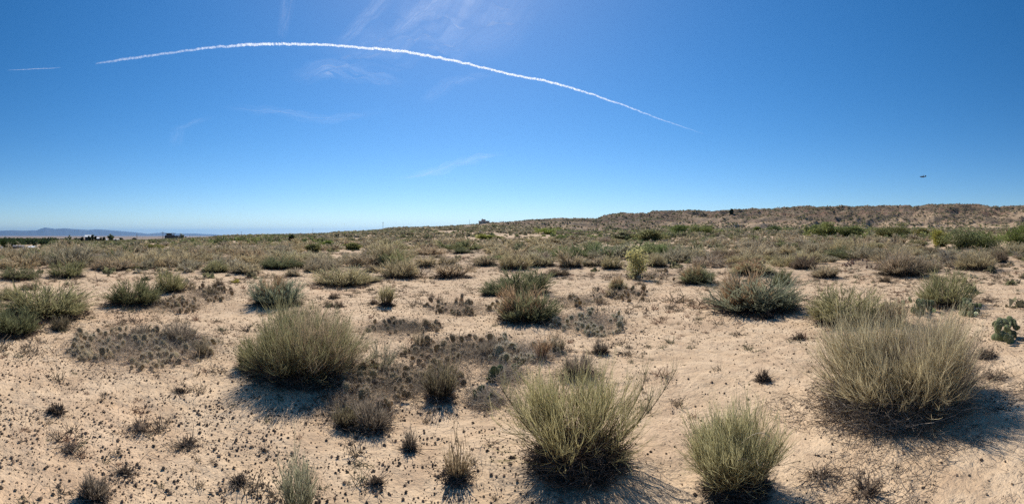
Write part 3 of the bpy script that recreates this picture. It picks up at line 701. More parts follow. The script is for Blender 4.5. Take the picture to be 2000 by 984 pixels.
for a in [(1836,482,66,446,(.30,.32,.07),'yellow-green left end of the thicket on the right'), (1882,487,120,441,(.16,.20,.08),'dark blue-green thicket bush with a dead twiggy top'),
          (1925,484,110,447,(.17,.22,.065),'fresh green bush between the dark thicket bush and the tall green one'), (1985,480,130,432,(.15,.21,.055),'tall green bush at the right edge of the view'),
          (1588,463,60,437,(.15,.20,.07),'green bush left of the middle green pair below the ridge'), (1618,464,80,433,GR,'large green bush below the ridge, middle of the green band'),
          (1660,462,80,440,(.14,.18,.06),'green bush right of the large one below the ridge'), (1480,452,22,442,(.18,.24,.06),'bright green bush behind the iron fence post'),
          (1515,452,40,440,(.13,.18,.07),'blue-green low bush behind the iron fence post'), (1330,456,90,437,(.13,.19,.055),'green bush band left end below the reddish hill'),
          (1375,458,80,441,(.15,.19,.06),'green bush right of the band below the reddish hill'), (1270,470,90,450,(.17,.19,.075),'wide green bush above the yellow tree'),
          (1218,468,44,455,(.15,.165,.08),'olive bush left of the wide green bush above the yellow tree'), (1070,458,70,448,(.2,.26,.06),'low bright green patch of bushes in the centre distance'),
          (1740,462,120,445,(.15,.17,.06),'long flat green bush under the badland gully'), (1800,462,50,446,(.19,.19,.06),'olive-yellow bush at the foot of the badland cone'),
          (640,482,46,470,(.125,.19,.04),'vivid green bush in the left middle distance'), (690,488,50,474,(.19,.22,.07),'yellowish green bush right of the vivid green one'),
          (615,492,50,474,(.17,.19,.07),'olive green bush left of the vivid green one'), (950,468,60,460,(.21,.25,.06),'bright low green bush below the hilltop house'),
          (65,499,50,484,(.20,.235,.065),'yellow-green bush left of the fence post'), (300,488,56,478,(.2,.22,.06),'low yellow-green bush in the left distance'),
          (395,500,30,486,(.21,.24,.08),'pale green bush above the yellowish shrub row'), (20,496,38,486,(.2,.2,.07),'olive green bush at the left edge')]:
    tree('green_bush', 'bush', a[0], a[1], a[2], a[3], (1.25*a[4][0], 1.08*a[4][1], 1.25*a[4][2]), a[5], n=(22, 130, 45), ls=.10 if a[1] > 470 else .2, names=ST, low=.1, th=.03)
for a in [(571,474,23,459,'round dark juniper standing alone in front of the horizon'), (659,464,11,457.5,'small dark juniper right of the lone round one'), (1428,418,12,409.5,'dark juniper on top of the ridge'), (613,461,7,456,'tiny dark bush at the foot of a pole')]:
    tree('juniper', 'tree', a[0], a[1], a[2], a[3], (.045,.06,.03), a[4], n=(12, 60, 55), ls=.32 if a[1]>420 else .9, low=.0, dr=.9, th=.06)
for a in [(8,463.5,24,150,(.055,.085,.03),'large dark green tree at the far left edge'), (26,471,20,140,(.07,.09,.035),'lower dark tree beside the large one at the left edge'),
          (68,468,9,220,(.05,.075,.035),'slim dark tree in front of the valley woods'), (80,469,8,200,(.04,.06,.03),'dark conical tree nearest the reddish mound'),
          (160,462,9,330,(.03,.04,.03),'round black-green tree left of the white-roofed house'), (179.5,457.5,6,330,(.022,.03,.022),'tall black cypress in front of the white-roofed house'),
          (186,461,6,330,(.03,.04,.03),'shorter dark tree right of the tall cypress'), (197,462,5,345,(.07,.09,.04),'small olive tree right of the white-roofed house'),
          (203,463,6,345,(.06,.08,.035),'dark bush-like tree beside the small olive tree'), (216,457,9,350,(.16,.18,.09),'pale thin tree with spreading branches beyond the white-roofed house'),
          (225,467,6,300,(.06,.07,.04),'low dark tree near the pale wall'), (236,464,7,420,(.07,.075,.05),'grey tree near the left utility pole'), (262,464.5,9,420,(.08,.085,.06),'low grey tree left of the first pole'),
          (354,454,11,330,(.24,.25,.17),'pale silvery tree beside the dark two-storey house'), (361,462,8,330,(.06,.065,.045),'dark shrubby tree right of the silvery one'), (440,459.5,5,240,(.05,.05,.035),'dark round bush on the left skyline')]:
    tree('valley_tree', 'tree', a[0], 0, a[2]*1.45, a[1], a[4], a[5], n=(12, 60, 40), ls=max(.3, a[3]/820*1.5), dist=a[3], low=.12, th=.08, group='trees around the valley houses')

# ------------------------------------------------------------------ scattered shrubs: individuals nearest the camera, the far ones one mass
taken = [(r_[6][0], r_[6][1], r_[2]*r_[6][3]/F*.5) for r_ in SHRUBS+BIG]
taken += [(lambda q: (q[0], q[1], c[2]*q[3]/F*.42))(at(c[0], c[1])) for c in CACTI]
for (cx_, cy_, w_) in ((1740,520,70),(1560,500,60),(1930,560,120),(230,548,60),(400,560,60),(630,560,50),(1150,560,60),(1420,500,30)):
    q = at(cx_, cy_); taken.append((q[0], q[1], w_*q[3]/F*.5))
taken += [t_[:3] for t_ in TREES]
taken += [(t_[0]*(1-k_/t_[3]), t_[1]*(1-k_/t_[3]), t_[2]) for t_ in TREES if t_[3] < 120 and t_[2] > .7 for k_ in (2.5, 5., 8.)]
TK = np.array(taken)
def scatter(n, r0, r1, a0=-74, a1=74, pw=2.):
    r = (r0**pw+(r1**pw-r0**pw)*rng.uniform(0, 1, n))**(1/pw); a = np.radians(rng.uniform(a0, a1, n)); return r*np.sin(a), r*np.cos(a), r, a
def limit(a): return np.interp(CX+F*a, RR[:,0], RR[:,1])
x, y, r, a = scatter(3600, 17.5, 66)
dens = fbm(x/7, y/7, 201, 3); nearf = ss(17, 24, r)*(1-.3*ss(40, 50, r))
ok = (rng.uniform(0, 1, len(x)) < nearf*(ss(.42, .56, dens)*.75+.10)+.03) & (r < limit(a)-1)
ok &= np.array([(np.hypot(TK[:, 0]-u, TK[:, 1]-v) > TK[:, 2]+.5).all() for u, v in zip(x, y)])
x, y, r, a = x[ok], y[ok], r[ok], a[ok]; o_ = np.argsort(r); x, y, r, a = x[o_], y[o_], r[o_], a[o_]
keep = []
for i in range(len(x)):
    if all((x[i]-x[j])**2+(y[i]-y[j])**2 > 1.6 for j in keep[-60:]): keep.append(i)
x, y, r, a = x[keep], y[keep], r[keep], a[keep]
GRP = {'buff': ('mid-sized tan shrub among the scattered shrubs of the flat', 'scattered tan shrubs of the flat', 'desert_shrub'),
       'grey': ('grey-brown twiggy shrub among the scattered shrubs of the flat', 'scattered grey shrubs of the flat', 'twiggy_shrub'),
       'green': ('olive green shrub among the scattered shrubs of the flat', 'scattered olive green shrubs of the flat', 'olive_shrub'),
       'dry': ('small dark brown dry shrub among the scattered shrubs of the flat', 'scattered dark dry shrubs of the flat', 'dry_shrub')}
cnt = {k: 0 for k in GRP}; rest = []
used = set(); SH = {'buff': 'tan shrub', 'grey': 'grey-brown twiggy shrub', 'green': 'olive green shrub', 'dry': 'small dark dry shrub'}
def near_label(k, x, y, r, a):
    px = CX+F*a; best = None
    for q_ in SHRUBS+[(t_[4], 0, t_[5], 0, '', t_[6], t_) for t_ in TREES if t_[3] < 80]:
        dx = px-q_[0]; dr = r-q_[6][3]
        if abs(dx) < q_[2]*.5 and 0 < dr < 10: rel = 'just behind'
        elif abs(dx) < q_[2]*.5 and -6 < dr < 0: rel = 'just in front of'
        elif abs(dx) < q_[2]*.5+46 and abs(dr) < 4: rel = 'just right of' if dx > 0 else 'just left of'
        else: continue
        c_ = math.hypot(dx, dr*12); key = (rel, q_[5])
        if key not in used and (best is None or c_ < best[0]): best = (c_, key)
    if not best: return None
    used.add(best[1]); ref = best[1][1]
    for w_ in (' with ', ' at ', ' in ', ', ', ' on ', ' beside ', ' below ', ' behind ', ' casting ', ' touching ', ' joined ', ' left ', ' right ', ' above '):
        if len(ref.split()) > 8 and w_ in ref: ref = ref.split(w_)[0]
    if (best[1][0], ref) in used: return None
    used.add((best[1][0], ref)); return '%s %s the %s' % (SH[k], best[1][0], ref)
zs = terrain(x, y)
for i in range(len(x)):
    gn = fbm(x[i]/14, y[i]/14, 301, 3)+.07*ss(38, 60, r[i]); k = 'green' if gn > .80 else random.choices(('buff', 'grey', 'dry', 'green'), (.52, .29, .12, .07))[0]
    W = random.uniform(.9, 2.2)*(.7 if k == 'dry' else 1)*(1.12 if r[i] < 42 else 1); H = W*random.uniform(.36, .56)
    if cnt[k] >= 290: rest.append((x[i], y[i], zs[i], W, H, C[k])); continue
    cnt[k] += 1; L = GRP[k]; lab_ = near_label(k, x[i], y[i], r[i], a[i]); col = {'buff': random.choice((C['buff'], C['straw'], C['buff'])), 'grey': C['grey'], 'green': random.choice(((.27,.28,.13), C['green'], (.22,.25,.11))), 'dry': C['dry']}[k]
    pr = P_fuz if r[i] < 30 else P_far
    plant(L[2], 'shrub', pr, (x[i], y[i], zs[i]-.02), W, H, jit(col, .15), lab_ or L[0], L[1], parts=False)
print('scatter', cnt, len(rest))

def farbush(bag, x, y, z, W, H, col, nt, seedv=None):
    """many far shrubs at once: domes of small leaf-sized faces on short stems (arrays of equal length)"""
    n = len(x); v = nrm(rng.normal(size=(n, nt, 3))); v[..., 2] = np.abs(v[..., 2]); v *= rng.uniform(.45, 1., (n, nt, 1))
    P = np.stack([x[:, None]+v[..., 0]*W[:, None]*.5, y[:, None]+v[..., 1]*W[:, None]*.5, z[:, None]+v[..., 2]*H[:, None]], -1).reshape(-1, 3)
    sz = np.repeat(W*2.1/math.sqrt(nt), nt); c = np.repeat(col, nt, 0); V, Cv = leafy(P, sz, c, .3); bag.tris(V, Cv)
def colors(n, x, y, r):
    gn = fbm(x/22, y/22, 401, 3); base = np.array([C['buff'], (.29,.26,.155), (.35,.28,.18), C['grey'], (.22,.20,.12), (.24,.23,.12)])[rng.integers(0, 6, n)]
    g_ = np.array([(.22,.26,.09), (.28,.31,.11), (.17,.20,.08)])[rng.integers(0, 3, n)]
    f = (ss(.55, .66, gn)*ss(40, 75, r)*(1-.6*ss(170, 300, r)))[:, None]*.85
    return (base*(1-f)+g_*f)*rng.uniform(.75, 1.25, (n, 1))
sb = Bag()
if rest:
    R_ = np.array([q[:5] for q in rest]); farbush(sb, R_[:, 0], R_[:, 1], R_[:, 2], R_[:, 3], R_[:, 4], np.array([q[5] for q in rest]), 120)
for (n, r0, r1, nt, w0, w1) in ((9000, 9, 66, 26, .18, .55), (2600, 56, 110, 80, .7, 1.8), (3000, 60, 120, 24, .3, .7), (11000, 100, 215, 32, .7, 1.8), (56000, 190, 475, 12, .8, 2.1)):
    x, y, r, a = scatter(n, r0, r1, -76, 80); dn = fbm(x/13, y/13, 501, 3)
    Sg_ = (r-15)/(limit(a)-15); slope = ss(.6, .8, Sg_)*ss(1000, 1300, CX+F*a)
    ok = (rng.uniform(0, 1, n) < (ss(.36, .56, dn)*.95+.05)*(1+.1*slope)) & (Sg_ < 1.03) & ((r > 66) | (w1 < .8)) & ((w1 > .8) | (rng.uniform(0, 1, len(x)) < .35+.65*ss(12, 24, r)))
    x, y, r, a = x[ok], y[ok], r[ok], a[ok]; n = len(x); W = rng.uniform(w0, w1, n)*(1-.25*ss(.6,.8,Sg_[ok])); H = W*rng.uniform(.4, .62, n)
    farbush(sb, x, y, terrain(x, y)-.03, W, H, colors(n, x, y, r), nt)
x, y, r, a = scatter(9000, 95, 430, math.degrees(ang(84)), math.degrees(ang(440)), 1.6); ok = rng.uniform(0, 1, 9000) < .75; x, y, r = x[ok], y[ok], r[ok]; n = len(x); W = rng.uniform(.6, 1.5, n)
farbush(sb, x, y, terrain(x, y)-.03, W, W*rng.uniform(.4, .6, n), colors(n, x, y, r)*[.8, .85, .75], 24)
tag(link('desert_scrub', sb.mesh('desert_scrub', M_stuff)), 'endless small shrubs covering the far flat and the slopes', kind='stuff')

# valley woods beyond the left edge
wbag = Bag(); n = 900; a = rng.uniform(ang(-200), ang(200), n); r = rng.uniform(330, 1000, n); x, y = r*np.sin(a), r*np.cos(a)
ok = (CX+F*a < 92) | (rng.uniform(0, 1, n) < .12); x, y, r, a = x[ok], y[ok], r[ok], a[ok]; n = len(x)
W = rng.uniform(5, 10, n); H = rng.uniform(2.5, 5.5, n); farbush(wbag, x, y, terrain(x, y)-.3, W, H, np.array([(.055,.075,.03), (.075,.10,.04), (.045,.06,.03)])[rng.integers(0, 3, n)], 34)
tag(link('valley_woodland', wbag.mesh('valley_woodland', M_stuff)), 'dark green woods of the valley floor beyond the flat', kind='stuff')

# ------------------------------------------------------------------ small ground cover
def masks(x, y):
    a = np.arctan2(x, y); px = CX+F*a; r = np.hypot(x, y); return px, HY+F*CAMZ/r
pb = Bag()
OCT = nrm(np.array([(1,0,0),(-1,0,0),(0,1,0),(0,-1,0),(0,0,1),(0,0,-1)], float)); OF = np.array([(0,2,4),(2,1,4),(1,3,4),(3,0,4),(2,0,5),(1,2,5),(3,1,5),(0,3,5)])
n = 300000; x, y, r, a = scatter(n, 2.0, 15, -76, 76, 1.3); px, py = masks(x, y)
dn = fbm(x/1.3, y/1.3, 601, 4)*.6+vn(x/.2, y/.2, 611)*.4; zone = .16+.95*ss(1150, 750, px)*ss(640, 730, py)+.25*ss(560, 600, py)*(1-ss(650, 700, py))
ok = rng.uniform(0, 1, n) < zone*(.15+.75*ss(.3, .7, dn)); x, y, r = x[ok], y[ok], r[ok]; n = len(x)
s_ = np.exp(rng.normal(math.log(.0040), .6, n))*(1+.06*np.clip(r-2, 0, 8)); s_ = np.minimum(s_, .017)
Vp = OCT[None]*rng.uniform(.65, 1.25, (n, 6, 1))*(s_[:, None, None])*np.array([1.15, 1, .75]); rot = rng.uniform(0, 6.28, n); cr_, sr_ = np.cos(rot)[:, None], np.sin(rot)[:, None]
Vx = Vp[..., 0]*cr_-Vp[..., 1]*sr_; Vy = Vp[..., 0]*sr_+Vp[..., 1]*cr_; zt = terrain(x, y)
Vp = np.stack([Vx+x[:, None], Vy+y[:, None], Vp[..., 2]+(zt+s_*.45)[:, None]], -1).reshape(-1, 3)
cp = np.array([(.14,.10,.07), (.19,.135,.09), (.11,.085,.065), (.28,.19,.125)])[rng.integers(0, 4, n)]*rng.uniform(.7, 1.2, (n, 1))
pb.V.append(Vp); pb.F3.append((OF[None]+np.arange(n)[:, None, None]*6).reshape(-1, 3)); pb.C.append(np.repeat(cp, 6, 0)); pb.n += n*6
M_stone = make_plant('stones', 0., use_obj=False)
tag(link('pebbles', pb.mesh('pebbles', M_stone)), 'dark pebbles strewn over the pale sand', kind='stuff')

lb_ = Bag()
cent = [(q[6][0], q[6][1], q[2]*q[6][3]/F*.62) for q in SHRUBS+BIG+TUFTS]; CT = np.array(cent)
i = rng.integers(0, len(CT), 22000); rad = CT[i, 2]*np.abs(rng.normal(0, .75, 22000)); ph = rng.uniform(0, 6.28, 22000); x = CT[i, 0]+rad*np.cos(ph); y = CT[i, 1]+rad*np.sin(ph)
x2, y2, r2, a2 = scatter(40000, 2.0, 22, -76, 76, 1.3); ok = rng.uniform(0, 1, 40000) < ss(.45, .66, fbm(x2/1.3, y2/1.3, 701, 4))*.9+.06
x3, y3, r3, a3 = scatter(9000, 2.0, 4.6, 34, 72, 1.3); o3 = rng.uniform(0, 1, 9000) < ss(.40, .6, fbm(x3/.6, y3/.6, 711, 4)); x2 = np.append(x2[ok], x3[o3]); y2 = np.append(y2[ok], y3[o3]); ok = slice(None)
x = np.append(x, x2[ok]); y = np.append(y, y2[ok]); r = np.hypot(x, y); n = len(x)
P0 = np.stack([x, y, terrain(x, y)+rng.uniform(.0, .015, n)], 1); D0 = nrm(rng.normal(size=(n, 3))*[1, 1, .22]); D1 = nrm(D0+rng.normal(0, .45, (n, 3))*[1, 1, .4])
wd = .0022+.0006*r; lb_.strands(integrate(P0, D0, D1, np.exp(rng.normal(math.log(.05), .5, n))*(1+.05*r), 4, .2), wd, wd*.6, np.array([(.12,.09,.07), (.20,.15,.11), (.34,.27,.19), (.15,.12,.095)])[rng.integers(0, 4, n)]*rng.uniform(.7, 1.2, (n, 1)))
tag(link('plant_litter', lb_.mesh('plant_litter', M_stone)), 'broken dead twigs lying on the sand', kind='stuff')

gb = Bag(); n = 16000; x, y, r, a = scatter(n, 2.2, 34, -76, 76, 1.5); px, py = masks(x, y)
ok = rng.uniform(0, 1, n) < (ss(.36, .60, fbm(x/2.2, y/2.2, 801, 4))*.9+.12)*(.35+.65*ss(760, 680, py)); x, y, r = x[ok], y[ok], r[ok]; n = len(x); per = 24
s_ = np.exp(rng.normal(math.log(.05), .45, n))*(1+.035*r); zt = terrain(x, y); idx = np.repeat(np.arange(n), per)
P0 = np.stack([x, y, zt], 1)[idx]+rng.normal(0, .35, (n*per, 3))*s_[idx][:, None]*[1, 1, .05]; flat_ = rng.uniform(.15, 1.3, n)[idx]
D0 = nrm(rng.normal(size=(n*per, 3))*[1, 1, .2]+np.stack([0*flat_, 0*flat_, flat_], 1)); D1 = nrm(D0+rng.normal(0, .35, (n*per, 3)))
pal = np.array([(.15,.115,.085), (.20,.16,.11), (.12,.10,.075), (.27,.21,.14), (.17,.165,.10), (.25,.15,.10)])[rng.integers(0, 6, n)][idx]*rng.uniform(.6, 1.3, (n*per, 1))
wd = np.maximum(.0032, s_*.075)[idx]; gb.strands(integrate(P0, D0, D1, s_[idx]*rng.uniform(.5, 1.3, n*per), 3, .2), wd, wd*.5, pal)
tag(link('ground_weeds', gb.mesh('ground_weeds', M_stuff)), 'tiny dead weeds and cactus crumbs covering the sand', kind='stuff')

# ------------------------------------------------------------------ fence posts, poles, houses
M_rust = make_solid('rusty_steel', (.10,.07,.055), .8); M_pole = make_solid('weathered_pole', (.16,.12,.09), .9); M_glass = make_solid('window_glass', (.03,.035,.04), .15)
for (px, py, tp, d, lab) in ((119,512,490.5,27,'thin steel fence post behind the rounded straw-olive shrub'), (19,524,510.5,21,'short fence post at the left edge'), (1472,476,450.5,38,'thin iron fence post below the ridge on the right')):
    x, y = d*sin(ang(px)), d*cos(ang(px)); z = float(terrain(x, y)); H = (HY-tp)/F*d+CAMZ-z
    root = empty('fence_post', (x, y, z), -ang(px)); tag(root, lab, 'fence post', 'steel fence posts')
    link('shaft', boxes('shaft', [(-.022, .022, -.004, .004, -.1, H), (-.004, .004, .0045, .03, -.1, H)], M_rust), root)
    link('cap', boxes('cap', [(-.026, .026, -.012, .034, H+.001, H+.03)], M_rust), root)
for (px, tp, d, arm, rd, lab) in ((318,452,190,1,.17,'thick wooden utility pole left of the dark two-storey house'), (267.5,456,200,0,.13,'thin utility pole left of the thick one'), (279,460.5,330,0,.10,'short faint pole between two utility poles on the left'),
        (611,446,330,0,.12,'thin utility pole right of the lone juniper'), (748,433.2,330,1,.15,'tallest utility pole on the hill left of the hilltop house'), (917,429,385,0,.12,'utility pole just left of the hilltop house'),
        (976,428.5,420,0,.07,'faint pole right of the hilltop house'), (471.5,452,420,1,.12,'faint utility pole with crossarm on the left skyline'), (370.5,457.5,420,0,.10,'faint distant pole right of the silvery tree'),
        (461,458,330,0,.05,'very short stake on the left skyline'), (128,461,700,0,.2,'distant pole beyond the reddish mound')):
    x, y = d*sin(ang(px)), d*cos(ang(px)); z = float(terrain(x, y)); H = (HY-tp)/F*d+CAMZ-z
    root = empty('utility_pole', (x, y, z), -ang(px)); tag(root, lab, 'utility pole', 'utility poles along the horizon')
    b = Bag(); b.strands(np.array([[[0, 0, -.5], [0, 0, H*.5], [0, 0, H]]]), rd*2.2, rd*1.6, (1,1,1), 3); link('shaft', mesh('shaft', b.V[0], b.F4, M_pole), root)
    if arm:
        link('crossarm', boxes('crossarm', [(-.85, .85, rd+.01, rd+.13, H-.75, H-.62)], M_pole), root)
        for s_ in (-.75, -.3, .3, .75): link('insulator', boxes('insulator', [(s_-.04, s_+.04, rd+.03, rd+.11, H-.618, H-.48)], M_rust), root)
def gable(x0, x1, y0, y1, z0, z1, m_):
    ym = (y0+y1)/2; V = [(x0,y0,z0),(x1,y0,z0),(x1,y1,z0),(x0,y1,z0),(x0,ym,z1),(x1,ym,z1)]
    return mesh('roof', V, [np.array([(0,3,2,1),(0,1,5,4),(2,3,4,5)]), np.array([(0,4,3),(1,2,5)])], m_)
def house(px, d, lab, name='house', **parts):
    """parts in photo pixels around px: name -> (material, [(x0,x1,ytop,ybottom,depth0,depth1)])"""
    x, y = d*sin(ang(px)), d*cos(ang(px)); z = float(terrain(x, y)); root = empty(name, (x, y, z), -ang(px)); tag(root, lab, 'house' if 'house' in name else 'building', 'buildings in the distance')
    k = d/F; last = None
    for nm, (m_, bl) in parts.items():
        base = nm.rstrip('0123456789_')
        for b_ in bl:
            bx = [((b_[0]-px)*k, (b_[1]-px)*k, b_[4], b_[5], (-3. if b_[3] is None else (HY-b_[3])*k+CAMZ-z), (HY-b_[2])*k+CAMZ-z)]
            if base == 'roof' and m_ is M_white: link('roof', gable(*bx[0], m_), root)
            else: link(base, boxes(base, bx, m_), root)
    return root
M_dark = make_solid('dark_cladding', (.07,.07,.08)); M_white = make_solid('white_roof', (.78,.78,.76), .5); M_adobe = make_solid('adobe_wall', (.62,.48,.38)); M_grey = make_solid('grey_wall', (.22,.21,.21)); M_pale = make_solid('pale_wall', (.5,.42,.36)); M_redr = make_solid('red_earth', (.27,.15,.10))
house(333, 330, 'dark two-storey house with flat overhanging roof on the left horizon', wall=(M_dark, [(321.5, 341, 459.5, None, 0, 9), (325, 335.5, 456.5, 459.4, 1, 8), (341.2, 349, 461, None, .5, 8)]),
      roof=(M_dark, [(322, 343, 455.2, 456.4, -1.2, 10), (340.6, 350, 460, 460.9, -.4, 9)]), window=(M_glass, [(326, 330, 460.5, 463, -.06, -.01), (334, 338, 460.5, 463, -.06, -.01), (343, 346, 462, 464, .44, .49)]), post=(M_pole, [(339.5, 340, 456.5, 459.4, -.9, -.7), (324, 324.5, 456.5, 459.4, -.9, -.7)]), balcony=(M_grey, [(335.6, 340.9, 458.2, 459.4, -.6, 0)]))
house(172, 345, 'white-roofed house half hidden by black cypresses', wall=(M_dark, [(166, 180, 462.6, None, 0, 5), (187, 195.5, 465.8, None, 0, 4)]), roof=(M_white, [(165.4, 180.6, 458.8, 462.5, -.6, 5.6), (186.5, 194, 463.4, 465.7, -.4, 4.4)]), window=(M_glass, [(169, 171, 464.5, 467, -.06, -.01), (174, 176, 464.5, 467, -.06, -.01), (189, 190.5, 467, 469, -.06, -.01)]))
house(190, 250, 'long grey embankment wall below the white-roofed house', name='garden_wall', wall=(M_grey, [(168, 196, 475.6, None, 0, 2)]), parapet=(M_dark, [(180, 207, 474.4, 475.5, .2, 1.8)]))
house(224, 240, 'low pale wall at the end of the road on the left', name='low_wall', wall=(M_pale, [(212, 238, 478.6, None, 0, .8)]), coping=(M_white, [(211.6, 226, 478., 478.5, -.1, .9)]))
house(206.5, 400, 'small white-roofed building right of the white-roofed house', wall=(M_grey, [(204, 209.5, 469, None, 0, 4)]), roof=(M_white, [(203.6, 210, 466.6, 468.9, -.4, 4.4)]), window=(M_glass, [(206, 207.4, 470, 471.4, -.06, -.01)]))
house(227, 600, 'long pale shed in the distance between two trees', name='shed', wall=(M_grey, [(222, 233, 468.6, None, 0, 6)]), roof=(M_white, [(221.6, 233.4, 466.8, 468.5, -.5, 6.5)]))
house(255, 500, 'tiny white building left of the thin utility pole', name='shed', wall=(M_grey, [(253, 257, 469.6, None, 0, 4.6)]), roof=(M_white, [(252.8, 257.2, 468, 469.5, -.4, 5)]))
house(35, 120, 'low grey-roofed house below the dark trees at the left', wall=(M_dark, [(26, 46, 482.6, None, 0, 8)]), roof=(M_grey, [(24.5, 48, 480.2, 482.5, -.8, 8.8)]), window=(M_glass, [(30, 32.5, 483, 485, -.06, -.01), (38, 41, 483, 485, -.06, -.01)]))
house(62, 115, 'flat white-roofed shed right of the low grey-roofed house', name='shed', wall=(M_grey, [(54, 72, 483.2, None, 0, 3)]), roof=(M_white, [(53, 73, 480.6, 483.1, -.4, 3.4)]), door=(M_dark, [(63, 66, 483.6, 486, -.06, -.01)]))
house(47, 95, 'small white trailer between the two low roofs at the left', name='trailer', wall=(M_white, [(44.5, 51, 483.6, 486.6, 0, 2.4)]), window=(M_glass, [(46, 47.4, 484.4, 485.3, -.04, -.01)]))
house(3, 95, 'white rounded tank at the very left edge', name='storage_tank', tank=(M_white, [(-.5, 5.5, 482.2, 486, 0, 1.6)]), lid=(M_white, [(1, 4, 481.6, 482.1, .4, 1.2)]))
house(945, 380, 'adobe house with a raised upper room on the hilltop', wall=(M_adobe, [(934.8, 956, 432, None, 0, 11)]), parapet=(M_adobe, [(934.5, 956.4, 431.2, 431.9, -.3, 11.3)]), upper_room=(M_adobe, [(940.2, 948.4, 428, 431.1, 2, 8)]), chimney=(M_adobe, [(941, 943, 426.8, 427.9, 3, 4)]),
      window=(M_glass, [(938, 940, 433.4, 435.4, -.06, -.01), (944, 947, 433.4, 435.4, -.06, -.01), (951, 953.4, 433.4, 435.4, -.06, -.01)]), door=(M_dark, [(948.6, 949.8, 433.2, 436.5, -.06, -.01)]))

# ------------------------------------------------------------------ tilting-rotor aircraft in the sky on the right
def at_sky(px, py, d): return (d*sin(ang(px)), d*cos(ang(px)), CAMZ+d*(HY-py)/F)
M_air = make_solid('aircraft_grey', (.055,.06,.07), .6)
def tube(bag, pts, rad, nseg=10):
    pts = np.array(pts, float); k = len(pts); T = nrm(np.gradient(pts, axis=0)); up_ = np.array([0, 0, 1.]) if abs(T[0, 2]) < .9 else np.array([1., 0, 0])
    S = nrm(np.cross(T, up_)); B = np.cross(S, T); a = np.linspace(0, 2*pi, nseg, endpoint=False); R_ = np.array(rad)[:, None, None]
    V = (pts[:, None]+(S[:, None]*np.cos(a)[None, :, None]+B[:, None]*np.sin(a)[None, :, None])*R_).reshape(-1, 3)
    i, j = np.meshgrid(np.arange(k-1), np.arange(nseg), indexing='ij'); bag.polys(V, np.stack([i*nseg+j, i*nseg+(j+1) % nseg, (i+1)*nseg+(j+1) % nseg, (i+1)*nseg+j], -1).reshape(-1, 4), (1,1,1))
AP = at_sky(1802, 345.5, 1150); root = empty('aircraft', AP, -ang(1802)+.35); tag(root, 'small dark aircraft with upright engine pods flying above the ridge', 'aircraft')
b = Bag(); tube(b, [(-8.5,0,.3),(-7.8,0,.2),(-6,0,0),(-2,0,0),(3,0,0),(6,0,.5),(9,0,1.1)], [.05,.8,1.25,1.35,1.35,.8,.3]); link('fuselage', mesh('fuselage', b.V[0], b.F4, M_air, smooth=True), root)
link('wing', boxes('wing', [(-1.3, 1.3, -7, 7, 1.36, 1.75)], M_air), root); link('tailplane', boxes('tailplane', [(7.2, 9.2, -2.8, 2.8, 1.5, 1.7)], M_air), root)
for s_ in (-1, 1):
    link('tail_fin', boxes('tail_fin', [(7, 9.4, s_*2.9-.12, s_*2.9+.12, .6, 4.4)], M_air), root)
    b = Bag(); tube(b, [(0, s_*7.6, -.6), (0, s_*7.6, .5), (0, s_*7.6, 2.2), (0, s_*7.6, 3.6)], [.4, .75, .7, .3]); e_ = link('engine_pod', mesh('engine_pod', b.V[0], b.F4, M_air, smooth=True), root)
    link('rotor', boxes('rotor', [(-5.2, 5.2, s_*7.6-.25, s_*7.6+.25, 3.65, 3.75), (-.25, .25, s_*7.6-4.6, s_*7.6+4.6, 3.77, 3.86)], M_air), e_)

# ------------------------------------------------------------------ contrail and cirrus, high above the haze
def cloud_mat(name, alpha, scale, col=(.95,.96,1.), lo=.35, hi=.65, face=True, stretch=(1,1,1)):
    m, t, out = mat_new(name); tc = N(t, 'ShaderNodeTexCoord'); mp = N(t, 'ShaderNodeMapping'); mp.inputs['Scale'].default_value = stretch; 
    av = N(t, 'ShaderNodeAttribute', attribute_name='soft').outputs['Fac']
    uv = N(t, 'ShaderNodeAttribute', attribute_name='flow'); t.links.new(uv.outputs['Vector'], mp.inputs[0])
    nz = rampf(t, noise(t, mp.outputs[0], scale, 6, .65, .6), lo, hi)
    al = math_(t, 'MULTIPLY', math_(t, 'MULTIPLY', nz, av), alpha, clamp=True)
    if face:
        lw = N(t, 'ShaderNodeLayerWeight'); lw.inputs[0].default_value = .5; fc = rampf(t, math_(t, 'SUBTRACT', 1., lw.outputs['Facing']), .10, 1.0); al = math_(t, 'MULTIPLY', al, fc)
    d = N(t, 'ShaderNodeBsdfDiffuse'); tr = N(t, 'ShaderNodeBsdfTranslucent'); d.inputs[0].default_value = (*col, 1); tr.inputs[0].default_value = (*col, 1)
    a1 = N(t, 'ShaderNodeMixShader'); a1.inputs[0].default_value = .8; t.links.new(d.outputs[0], a1.inputs[1]); t.links.new(tr.outputs[0], a1.inputs[2])
    tp_ = N(t, 'ShaderNodeBsdfTransparent'); mx = N(t, 'ShaderNodeMixShader'); t.links.new(al, mx.inputs[0]); t.links.new(tp_.outputs[0], mx.inputs[1]); t.links.new(a1.outputs[0], mx.inputs[2])
    t.links.new(mx.outputs[0], out.inputs[0]); return m
def sky_pt(px, py, alt):
    d = alt*F/(HY-py); return np.stack([d*np.sin((px-CX)/F), d*np.cos((px-CX)/F), np.full_like(d, alt)], -1), d
def vecattr(me, nm, v):
    a = me.attributes.new(nm, 'FLOAT_VECTOR', 'POINT'); a.data.foreach_set('vector', np.asarray(v, np.float32).ravel())
